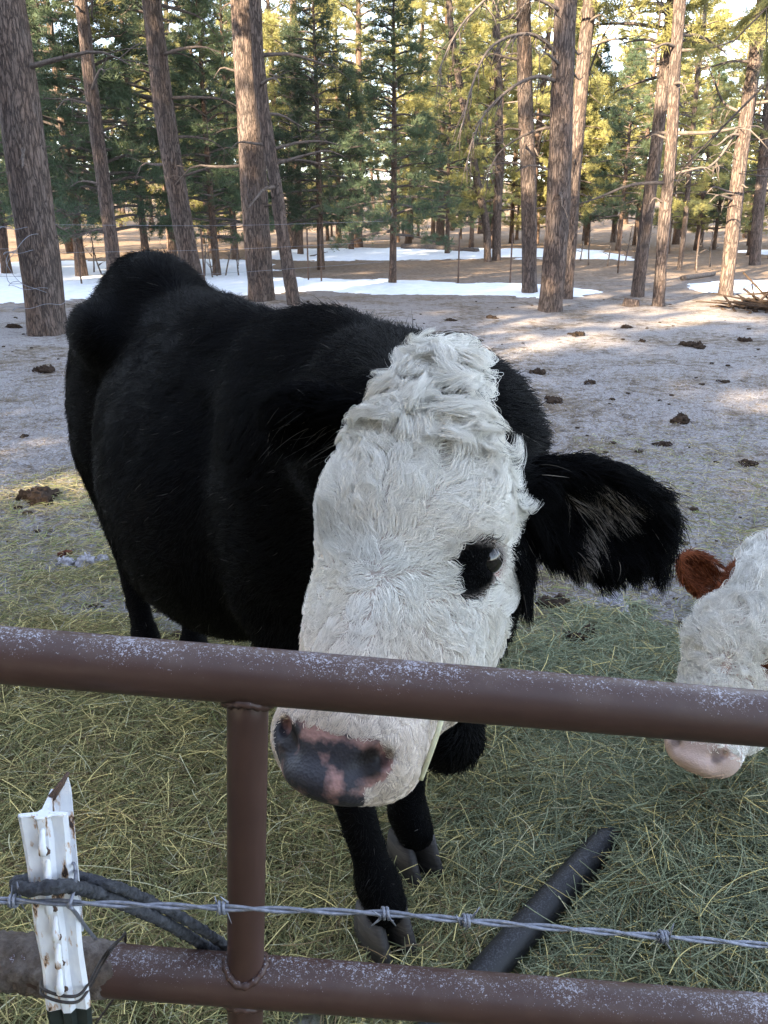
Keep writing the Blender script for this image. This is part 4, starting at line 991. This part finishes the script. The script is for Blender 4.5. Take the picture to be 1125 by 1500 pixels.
# bent burr of bare steel standing above the top edge
e0 = pt_ + px_ * .012 + py_ * .022
V = []
for s_ in (0, 1):
    o_ = py_ * (.0022 * s_)
    V += [e0 + pd_ * .15 + px_ * .001 + o_, e0 + pd_ * .15 - px_ * .006 + o_, e0 - pd_ * .002 - px_ * .010 + o_, e0 - pd_ * .014 - px_ * .001 + o_, e0 - pd_ * .017 + px_ * .003 + o_, e0 - pd_ * .004 + px_ * .0045 + o_]
F = [tuple(range(6)), tuple(range(11, 5, -1))] + [(j, j + 6, (j + 1) % 6 + 6, (j + 1) % 6) for j in range(6)]
part('back_flange', V, F, M_white, post, False)
V, F = tube(np.array([e0 - px_ * .012 + pd_ * .003, e0 - pd_ * .010 - px_ * .003, e0 - pd_ * .022 + px_ * .004]), [.0035, .0026, .0015], 8); part('burr', V, F, M_rust, post)
V, F = tube(np.array([pt_ + px_ * x_ + py_ * (-.002 if abs(x_) > .005 else -.005) for x_ in np.linspace(-.0185, .0175, 14)]), .0014, 6, True, lambda P, a: .0005 * np.sin(np.arange(len(P)) * 2.3)[:, None] * np.ones((1, len(a)))); part('rolled_top_edge', V, F, M_white, post)

# --- barbed wire: two strands twisted together, barbs wrapped on
wz = lambda px: np.interp(px, [-500, 0, 330, 570, 700, 1125, 1700], [1302, 1319, 1330, 1338, 1350, 1385, 1440])
wy = YP - .016
cl = np.array([at(px, wz(px), wy + .00002 * max(px - 100, 0) * .5) for px in range(-500, 1700, 12)]); cl = spline(list(cl[::4]), 900)
T_, N_, B_ = frames(cl); Ls = np.concatenate([[0], np.cumsum(np.linalg.norm(np.diff(cl, axis=0), axis=1))])
bw_ = empty('barbed_wire', tuple(cl[0])); tag(bw_, 'taut strand of two-ply barbed wire running across in front of the gate', 'barbed wire')
for s_ in (0, math.pi):
    ph = Ls / .045 * 2 * math.pi * .5 + s_
    V, F = tube(cl + (N_ * np.cos(ph)[:, None] + B_ * np.sin(ph)[:, None]) * .0015, .0015, 8); part('strand', V, F, M_wire, bw_)
for px in (-290, 20, 324, 562, 682, 970, 1260):
    c = at(px, wz(px), wy + .00001 * max(px - 100, 0)); i = int(np.argmin(np.linalg.norm(cl - c, axis=1))); t_, n_, b_ = T_[i], N_[i], B_[i]; c = cl[i]
    mb = MB(); g = np.random.default_rng(px + 900)
    for w_ in (0, 1):
        a0 = g.uniform(0, 6.28); k_ = np.linspace(0, 1, 40); hx = (k_ - .5) * .0065 + w_ * .0012
        P = c + t_ * hx[:, None] + (n_ * np.cos(a0 + k_ * 2 * math.pi * 2)[:, None] + b_ * np.sin(a0 + k_ * 2 * math.pi * 2)[:, None]) * .0044
        d0 = unit(-t_ * .25 + np.array([0, 0, 1 - 2 * w_]) + g.normal(0, .2, 3)); d1 = unit(t_ * .25 - np.array([0, 0, 1 - 2 * w_]) + g.normal(0, .3, 3))
        P = np.vstack([P[0] + d0 * .013, P, P[-1] + d1 * .013]); V, F = tube(P, [.0004] + [.0012] * 40 + [.0004], 6); mb.add(V, F)
    link('barb', mb.data('barb', [M_wire]), bw_)

# --- rope: two frosted turns round the post that run back to the gate
def rope(name, pts, r, label, seed):
    P = spline(pts, 260); L = np.concatenate([[0], np.cumsum(np.linalg.norm(np.diff(P, axis=0), axis=1))])
    V, F = tube(P, r, 18, True, lambda PP, a: r * .07 * np.sin(a[None, :] * 3 + L[:, None] / (r * 5) * 6.28) + r * .22 * vnoise(L[:, None] * 420 + a[None, :] * 0, np.cos(a)[None, :] * 3 + 0 * L[:, None], np.sin(a)[None, :] * 3 + 0 * L[:, None], seed))
    return V, F
YR = YP - .012
rp = empty('frosted_rope', tuple(at(60, 1300, YR))); tag(rp, 'grey frosted rope looped round the white post and tied back to the lower rail', 'rope')
V, F = rope('r', [at(300, 1386, YG + .034), at(250, 1356, .60), at(195, 1330, .57), at(140, 1308, .55), at(95, 1298, YR - .004), at(50, 1303, YR - .004), at(28, 1300, YR + .012), at(30, 1290, YP + .04), at(90, 1290, YP + .06)], .0054, '', 1); part('turn', V, F, M_rope, rp)
V, F = rope('r', [at(335, 1388, YG + .040), at(280, 1352, .612), at(215, 1318, .585), at(160, 1296, .56), at(112, 1284, YP + .045)], .0048, '', 2); part('turn', V, F, M_rope, rp)
V, F = rope('r', [at(300, 1386, YG + .034), at(330, 1402, YG + .037), at(352, 1420, YG + .03)], .006, '', 3); part('tail', V, F, M_rope, rp)
# --- tie wires
tw = empty('tie_wire', tuple(at(110, 1300, YP))); tag(tw, 'short bright tie wire hooked round the white post above the barbed strand', 'wire')
V, F = tube(spline([at(108, 1268, YP + .02), at(111, 1280, YP - .004), at(109, 1300, YP - .01), at(103, 1322, wy - .006), at(100, 1327, wy - .004), at(108, 1334, wy - .004), at(126, 1358, YP + .02), at(140, 1375, YG - .025)], 60), .0016, 8); part('wire', V, F, M_wire, tw)
V, F = tube(spline([at(104, 1282, YP + .03), at(103, 1268, YP + .012), at(108, 1265, YP), at(111, 1275, YP - .004)], 24), .0014, 8); part('hook', V, F, M_wire, tw)
dw = empty('dark_tie_wire', tuple(at(110, 1460, YP))); tag(dw, 'dark rusty wire wrapped round the foot of the white post and the rail', 'wire')
for dy in (0, 9):
    V, F = tube(spline([at(60, 1438 + dy, YP + .02), at(62, 1448 + dy, YP - .006), at(88, 1458 + dy, YP - .011), at(114, 1458 + dy, YP - .009), at(130, 1440 + dy, YP + .004), at(146, 1410 + dy, YG - .034), at(162, 1388 + dy * .6, YG - .03), at(178, 1374, YG - .004), at(184, 1372, YG + .022), at(176, 1440, YG + .034), at(168, 1460, YG + .03), at(140, 1500, YG + .02)], 90), .0013, 8); part('wire', V, F, M_wire_d, dw)

# --- black poly pipe half buried in the hay
a_ = gr(880, 1262, .07); a_[2] = max(.08, tz(a_[0], a_[1]) + .015); b_ = gr(705, 1440, .06); b_[2] = tz(b_[0], b_[1]) + .035; d_ = unit(b_ - a_)
pp = empty('black_pipe', tuple(b_)); tag(pp, 'black plastic pipe half buried in green hay, its top speckled paler', 'pipe')
d_ = unit(b_ - a_)
Pc = spline([a_ - d_ * .06 + [0, 0, -.035], a_, (a_ + b_) / 2 + [0, 0, .004], b_, b_ + d_ * .55 + [0, 0, -.03]], 40)
V, F = tube(Pc, .034, 40, False); V2, F2 = tube(Pc, .029, 40, False); n0 = len(V)
F = list(F) + [tuple(i + n0 for i in f[::-1]) for f in F2] + [(j, n0 + j, n0 + (j + 1) % 40, (j + 1) % 40) for j in range(40)]
e1 = (len(Pc) - 1) * 40; F += [(e1 + j, e1 + (j + 1) % 40, n0 + e1 + (j + 1) % 40, n0 + e1 + j) for j in range(40)]
part('pipe_wall', np.vstack([V, V2]), F, M_pipe, pp)

# ================================================================== HAY, STRAW AND DUNG
a_p, b_p = a_, b_
m = NT('hay_stems'); a_ = m.n('ShaderNodeAttribute', attribute_name='hcol'); m.l(a_, 0, m.b, 'Base Color'); m.set(Roughness=.75); m.b.inputs['Specular IOR Level'].default_value = .2; M_hay = m.m
def strands(name, n, posf, lenr, lift, rad, colf, g, K=5, bend=.3, label=None, cat='hay', hmax=.02):
    x, y = posf(n); n = len(x); az = g.uniform(0, 2 * math.pi, n); L = g.uniform(lenr[0], lenr[1], n) * g.uniform(.5, 1, n)
    el = g.normal(0, lift, n); t = np.linspace(-.5, .5, K)[None, :]
    d = np.stack([np.cos(az) * np.cos(el), np.sin(az) * np.cos(el)], -1); b = g.normal(0, bend, n)
    X = x[:, None] + d[:, None, 0] * t * L[:, None] - d[:, None, 1] * (b * L)[:, None] * (t ** 2)
    Y = y[:, None] + d[:, None, 1] * t * L[:, None] + d[:, None, 0] * (b * L)[:, None] * (t ** 2)
    z0 = terrain(X, Y); base = z0.mean(1, keepdims=True) * .5 + z0 * .5
    Z = base + .003 + np.abs(g.normal(0, hmax, n))[:, None] + np.sin(el)[:, None] * t * L[:, None] - (np.abs(g.normal(0, .3, n)) * L)[:, None] * t ** 2
    Z = np.maximum(Z, z0 - .004)
    c = colf(x, y, g); o = curves(name, np.stack([X, Y, Z], -1), rad * g.uniform(.6, 1.3, n), M_hay, None, c, taper=False)
    tag(o, label, cat, kind='stuff'); return o
g = np.random.default_rng(21)
def pal(x, y, g):
    n = len(x); green = np.array([.18, .195, .095]); blue = np.array([.18, .22, .155]); yel = np.array([.44, .40, .19]); brn = np.array([.14, .11, .065]); pale = np.array([.40, .41, .29])
    right = sstep(-.1, .7, x + .25 * fbm(x * 3, y * 3, 0, 2, 61))[:, None]
    c = green * (1 - right) + blue * right; q = g.random((n, 1))
    c = np.where(q < .30 - .18 * right, yel, c); c = np.where(q > .93, pale, c); c = np.where((q > .76) & (q < .93 - .12 * right), brn + 0 * c, c)
    return c * g.uniform(.6, 1.5, (n, 1)) * np.array([1.15, 1.07, .98])
def area(xl, xh, yl, yh, f=None):
    def fn(n):
        x = g.uniform(xl, xh, n * 3); y = g.uniform(yl, yh, n * 3); k = np.ones(n * 3, bool) if f is None else g.random(n * 3) < f(x, y)
        return x[k][:n], y[k][:n]
    return fn
def _pd(x, y):
    q = np.stack([x - a_p[0], y - a_p[1]], -1); dd = (b_p - a_p)[:2]; t = np.clip(q @ dd / (dd @ dd), 0, 2); e = q - t[:, None] * dd; return np.hypot(e[:, 0], e[:, 1])
_ft = [gr(560, 1378), gr(603, 1268)]
inv = lambda x, y: (np.minimum(np.hypot(x - _ft[0][0] - .02, y - _ft[0][1] + .03), np.hypot(x - _ft[1][0] - .02, y - _ft[1][1] + .03)) > .062) * (_pd(x, y) > .05) * sstep(.002, .02, hay_depth(x, y) + .012 * fbm(x * 4, y * 4, 0, 3, 66)) * (np.abs(x) < .35 + .72 * y)
strands('green_hay', 170000, area(-2.2, 2.6, .45, 3.6, inv), (.04, .13), .20, .0006, pal, g, label='trampled green hay spread on the ground behind the gate', hmax=.012)
strands('green_hay', 42000, area(-2.2, 2.6, .45, 3.6, inv), (.08, .26), .26, .0009, pal, g, K=6, label='longer loose hay stems lying on the trampled hay', hmax=.02)

pm = lambda x, y: sstep(.05, .13, hay_depth(x, y)) * (_pd(x, y) > .085)
strands('hay_pile', 40000, area(.2, 2.0, .6, 2.4, pm), (.10, .34), .30, .00075, pal, g, K=6, bend=.5, label='loose heap of fine blue-green hay over the black pipe', hmax=.03)
def straw(x, y, g):
    n = len(x); return np.array([.40, .35, .19]) * g.uniform(.45, 1.3, (n, 1)) * np.where(g.random((n, 1)) < .25, np.array([.7, .9, .6]), np.array([1, 1, 1]))
sf = lambda x, y: (sstep(-.35, .35, fbm(x * 1.1 + 3, y * 1.1, 0, 3, 63)) * np.where(x < 0, 1, .35) * sstep(6.5, 3.5, y) * (1 - .6 * inv(x, y)))
strands('scattered_straw', 46000, area(-4.2, 3.5, 1.9, 7.0, sf), (.04, .16), .16, .0012, straw, g, label='dry yellow straw strewn over the frosted dirt', hmax=.008)
fz = lambda x, y: sstep(11, 4, y) * (np.abs(x) < .4 + .62 * y)
def grassy(x, y, g):
    n = len(x); return np.where(g.random((n, 1)) < .45, np.array([.40, .38, .41]), np.array([.26, .21, .15])) * g.uniform(.5, 1.1, (n, 1))
strands('frosted_stubble', 60000, area(-6, 7, 2.2, 12.0, fz), (.02, .07), .5, .0013, grassy, g, K=4, label='frost-covered grass stubble of the trampled pasture', cat='grass', hmax=.004)

# dung pats and clods, each lying where the photo shows it
M_dung = simple('dark_dung', (.040, .028, .021), .95, .1, nscale=35, var=.5, bump=.9, bd=.01)
M_rock = simple('frosted_clod', (.34, .33, .36), .95, .1, nscale=45, var=.5, bump=.9, bd=.008)
clods = [  # px, py, radius in px, label
 (997, 617, 20, 'large dark dung pat beside the bright strip of sunlit ground', 0), (1012, 506, 17, 'low wide dung pat at the right in the frosted pasture', 0), (848, 491, 12, 'small upright dark clod below the widest pine', 0),
 (812, 590, 17, 'ragged dung pat right behind the ear of the black cow', 0), (788, 547, 13, 'dung pat just above the ragged one near the black cow\'s neck', 0), (917, 480, 9, 'thin brown clod near the foot of the stump', 0),
 (940, 500, 7, 'tiny dark clod in the middle of the right pasture', 0), (866, 562, 12, 'flat dark pat in the frost between ear and stump', 0), (1060, 560, 9, 'small dung lump toward the right edge above the sunlit strip', 0),
 (1088, 500, 10, 'dung lump at the right edge below the log pile', 0), (66, 545, 19, 'brown dung pat on straw left of the cow\'s hip', 0), (36, 640, 10, 'small brown clod in the straw at the left edge', 0),
 (60, 732, 34, 'broad dark mound of old dung left of the black cow', 0), (97, 812, 14, 'reddish brown dung lump left of the frosted stone', 2), (124, 824, 26, 'frosted grey stone in the hay left of the hind legs', 1),
 (820, 890, 30, 'brown mouldy hay clump below the ear of the black cow', 0), (897, 892, 32, 'frosted round clod left of the red cow\'s head', 1), (960, 868, 15, 'small frosted clod nearest the red ear', 1), (852, 945, 30, 'dark dung mound just above the top rail', 0),
 (22, 480, 12, 'dark droppings at the foot of the left pine', 0), (52, 478, 8, 'tiny dropping touching the left pine root', 0), (660, 470, 8, 'small clod behind the black cow\'s poll', 0), (720, 466, 9, 'brown clod between poll and widest pine', 0),
 (972, 652, 12, 'thin dark pat below the sunlit strip', 0), (1100, 680, 14, 'low dark pat in the frost at the right edge', 0), (318, 1248, 15, 'small brown dung lump in the hay left of the gate upright', 2), (700, 500, 7, 'tiny clod beside the crest of the neck', 0)]
M_dung2 = simple('reddish_dung', (.12, .05, .03), .95, .1, nscale=35, var=.5, bump=.9, bd=.01)
for q, (px, py, rp_, lab, kind) in enumerate(clods):
    c = onground(px, py); dpt = float(np.dot(c - CAM, FWD)); r = .8 * rp_ / FPX * dpt; mb = MB(); gg = np.random.default_rng(q)
    for k_ in range(8 if r > .04 else 5):
        o_ = gg.normal(0, .48, 2) * r if k_ else np.zeros(2)
        V, F = blob((c[0] + o_[0], c[1] + o_[1], tz(c[0] + o_[0], c[1] + o_[1]) + r * .08), (r * gg.uniform(.3, .62), r * gg.uniform(.3, .62), r * gg.uniform(.2, .5)), q * 5 + k_, 12, .85, 3.4); mb.add(V, F)
    tag(link('dung_pat' if kind != 1 else 'frosted_clod', mb.data('clod', [(M_dung, M_rock, M_dung2)[kind]]), None), lab, 'dung' if kind != 1 else 'clod')
# many smaller crumbs nobody would count
mb = MB(); n_ = 0; gg = np.random.default_rng(77)
while n_ < 260:
    y = 2.6 + 14 * gg.random() ** 1.5; x = gg.uniform(-.55, .6) * y; r = gg.uniform(.006, .026) * (1 + y * .03)
    if fbm(np.array([x * .8]), np.array([y * .8]), 0, 2, 4)[0] < -.15: continue
    V, F = blob((x, y, tz(x, y) + r * .15), (r, r * gg.uniform(.6, 1.1), r * gg.uniform(.3, .6)), n_, 4, .5, 2); mb.add(V, F); n_ += 1
tag(link('crumbs', mb.data('crumbs', [M_dung])), 'small crumbs of dung and dirt strewn over the pasture', 'dirt', kind='stuff')

# stump, logs, saplings, brush, distant fence
b = onground(925, 448)
V, F = tube(spline([b - [0, 0, .1], b + [0, 0, .03], b + [.01, 0, .12]], 8), [.17, .14, .12], 24, True, lambda P, a: .02 * np.cos(a * 5)[None, :] * np.ones((len(P), 1))); tag(link('tree_stump', mesh('stump', V, F, [M_bark])), 'low dark tree stump between the two right pines', 'stump')
LG = [((1000, 411), (1045, 404), .07, 'fallen log lying on the snow left of the right-edge pine'), ((590, 366), (700, 372), .13, 'long fallen trunk beyond the middle snow patch'), ((455, 378), (480, 372), .05, 'small pale stick leaning beyond the left snow')]
for q, (a0, b0, r, lab) in enumerate(LG):
    A0 = onground(*a0); B0 = onground(*b0); up_ = np.array([0, 0, r * .8 ])
    V, F = tube(spline([A0 + up_, (A0 + B0) / 2 + up_ * 1.05, B0 + up_], 20), np.linspace(r, r * .7, 20), 12, True, lambda P, a: r * .25 * fbm(P[:, :1] * 5, np.cos(a)[None, :], np.sin(a)[None, :], 2, q)); tag(link('log', mesh('log', V, F, [M_twig])), lab, 'log')
gg = np.random.default_rng(88); mb = MB(); bc = onground(1128, 456)
for k_ in range(46):
    a0 = bc + gg.normal(0, 1, 3) * [.42, .35, 0] + [0, 0, gg.uniform(.01, .22)]; d_ = unit(gg.normal(0, 1, 3) * [1, .7, .15]) * gg.uniform(.2, .7)
    V, F = tube(np.array([a0 - d_, a0 + gg.normal(0, .04, 3), a0 + d_]), [.018, .02, .008], 6); mb.add(V, F)
root = empty('brush_pile', tuple(bc)); tag(root, 'dark pile of fallen branches at the right edge before the snow', 'brush pile')
tag(link('branches', mb.data('branches', [M_dung]), root), kind='stuff')
def sapling(px, py, hpx, label, gname, q, lean=0, br=6):
    b = onground(px, py); D_ = float(np.dot(b - CAM, FWD)); h = hpx / FPX * D_; gg = np.random.default_rng(q + 300); tp = b + np.array([lean * h, 0, h]); mb = MB()
    r0 = .0035 * D_ ** .5 * 1.2 + .004
    V, F = tube(spline([b, (b + tp) / 2 + gg.normal(0, .03 * h, 3), tp], 10), np.linspace(r0, .3 * r0, 10), 6)
    root = empty('bare_sapling', tuple(b)); tag(root, label, 'sapling', gname); part('stem', V, F, M_twig, root)
    for k_ in range(br):
        t_ = gg.uniform(.25, .95); c = b + (tp - b) * t_; d = unit([gg.normal(), gg.normal(), .7]) * h * .35 * (1.1 - t_); V, F = tube(np.array([c, c + d * .5 + [0, 0, .01], c + d]), [r0 * .45, r0 * .3, r0 * .15], 4); mb.add(V, F)
    tag(link('twigs', mb.data('twigs', [M_twig]), root), kind='stuff')
for q, (px, py, h_, le) in enumerate([(300, 408, 60, .12), (312, 410, 48, -.1), (318, 409, 55, .05), (330, 407, 62, .3), (350, 408, 50, .02), (138, 402, 70, .0), (150, 405, 45, -.2), (122, 399, 60, .04), (10, 400, 90, .1), (1020, 400, 60, .05), (905, 392, 70, .0), (915, 388, 55, .1), (930, 385, 50, -.05), (890, 390, 45, .1), (862, 388, 60, -.03), (850, 382, 40, .04), (945, 388, 65, .02), (1040, 392, 62, -.04)]):
    sapling(px, py, h_, 'bare thin sapling stem standing before or between the snow patches', 'bare saplings around the snow', q, le)
fence = []
FP = [(452, 414, 50), (471, 416, 42), (671, 414, 34), (747, 415, 34), (905, 400, 34), (1018, 396, 34), (300, 416, 48), (120, 420, 52)]
FL = ['taller of two thin steel stakes right of the thin leaning pine', 'shorter stake of the pair right of the thin leaning pine', 'thin dark stake between the young pine and the centre-right trunks', 'thin stake just left of the pine with the lit left edge', 'faint stake left of the dark right-leaning pine', 'faint stake between the pale sunlit pine and the right-edge pine', 'steel stake seen over the back of the black cow among saplings', 'steel stake standing just right of the thick left-edge pine']
for q, (px, py, h_) in enumerate(FP):
    b = onground(px, py); D_ = float(np.dot(b - CAM, FWD)); h = 1.15 * (h_ / 42) ** .2; V, F = tube(np.array([b - [0, 0, .2], b + [.0, 0, h]]), .02, 6); fence.append((b, h))
    tag(link('thin_fence_post', mesh('post', V, F, [M_rust])), FL[q], 'fence post', 'steel stakes of the distant wire fence')

# wire loops round the foot of the left pine, and wires running off to the left
T1 = onground(70, 488); lw = empty('wire_loops', tuple(T1)); tag(lw, 'loose loops of old fence wire hung round the left pine trunk', 'wire'); gg = np.random.default_rng(9)
for (z_, rx, til) in ((.35, .34, .10), (.62, .33, -.06), (1.05, .31, .05), (1.35, .30, .0), (.95, .46, .75), (.80, .44, -.55)):
    th = np.linspace(0, 2 * math.pi, 60); cx = T1[0] - .04 - z_ * .06; P = np.stack([cx + rx * np.cos(th) * (1 if abs(til) < .3 else .62), T1[1] + rx * np.sin(th) * .95, z_ + til * .45 * np.cos(th + .4) + .015 * np.sin(th * 5)], -1)
    V, F = tube(P, .0035, 6); part('loop', V, F, M_wire, lw)
wl = empty('fence_wire', tuple(T1 + [-6, 0, 0])); tag(wl, 'fence wires stretched from the left pine out of the picture', 'wire')
for z_ in (.35, .75, 1.1, 1.38):
    V, F = tube(spline([T1 + [-9, 1.0, z_ + .05], T1 + [-4, .5, z_ - .03], T1 + [-.25, 0, z_]], 30), .0028, 5); part('wire', V, F, M_wire, wl)
wl = empty('fence_wire', tuple(T1)); tag(wl, 'slack fence wires running right from the left pine behind the cow', 'wire')
for z_ in (1.05, 1.4, .7):
    V, F = tube(spline([T1 + [.25, 0, z_], T1 + [2.2, 2.0, z_ - .04], T1 + [4.6, 4.2, z_]], 30), .0022, 5); part('wire', V, F, M_wire, wl)

# a stalk of hay hanging from the black cow's lips
V, F = tube(spline([dep(650, 1040, .955), dep(642, 1070, .935), dep(630, 1105, .925), dep(616, 1142, .925)], 16), .0032, 6); tag(link('hay_stalk', mesh('stalk', V, F, [simple('dry_stalk', (.42, .40, .26), .8, .2)])), 'single pale hay stalk hanging from the black cow\'s mouth', 'hay')

# the pine just outside the right edge reaches a bough into the picture
rt_ = np.array([5.6, 7.4, 0]); rt_[2] = tz(5.6, 7.4)
root = empty('pine_tree', tuple(rt_)); tag(root, 'pine just beyond the right edge whose drooping boughs reach into view', 'tree')
link('trunk', trunk_mesh('trunk', [rt_ - [0, 0, .2], rt_ + [0, 0, 2], rt_ + [.1, 0, 5], rt_ + [.1, 0, 11]], [.22, .2, .17, .05], 30, .8), root)
g = np.random.default_rng(31); mb = MB(); NV = []
for z_, tip, r_ in ((4.4, at(1000, 246, 8.6), .03), (4.9, at(1075, 60, 7.0), .022), (5.2, at(1120, -60, 6.6), .02), (3.4, at(1135, 260, 7.6), .02), (4.9, at(960, -110, 7.4), .022)):
    s_ = rt_ + [0, 0, z_]; Q_ = spline([s_, s_ * .6 + tip * .4 + [0, 0, .35], s_ * .25 + tip * .75 + [0, 0, .18], tip], 20); V, F = tube(Q_, np.linspace(r_, .006, 20), 7); mb.add(V, F)
    for k_ in range(16):
        c = Q_[g.integers(5, 20)]; d = unit(unit(tip - s_) * .6 + g.normal(0, .5, 3) + [0, 0, -.3]) * g.uniform(.15, .5); V, F = tube(np.array([c, c + d * .5, c + d]), [.006, .005, .003], 4); mb.add(V, F)
        if tip[2] > 2.2:
            for _ in range(2 if z_ == 4.4 else 9): NV.append((c + d * g.uniform(.55, 1.05), unit(d + [0, 0, -.15])))
link('bough', mb.data('bough', [M_twig]), root)
C = np.array([a for a, b in NV]); D = np.array([b for a, b in NV]); n = len(C); k = 46
r = g.normal(0, 1, (n, k, 3)); nd = D[:, None, :] * 1.1 + r * .55; nd /= np.linalg.norm(nd, axis=-1, keepdims=True); ln = .15 * g.uniform(.7, 1.1, (n, k, 1)); base = C[:, None, :] - D[:, None, :] * g.uniform(0, .1, (n, k, 1))
wv = np.cross(nd, g.normal(0, 1, (n, k, 3))); wv /= np.linalg.norm(wv, axis=-1, keepdims=True); V = np.stack([base - wv * .0012, base + wv * .0012, base + nd * ln + [0, 0, -.01]], 2).reshape(-1, 3)
tag(link('needles', mesh('needles', V, np.arange(len(V)).reshape(-1, 3), [M_needle], False), root), kind='stuff')
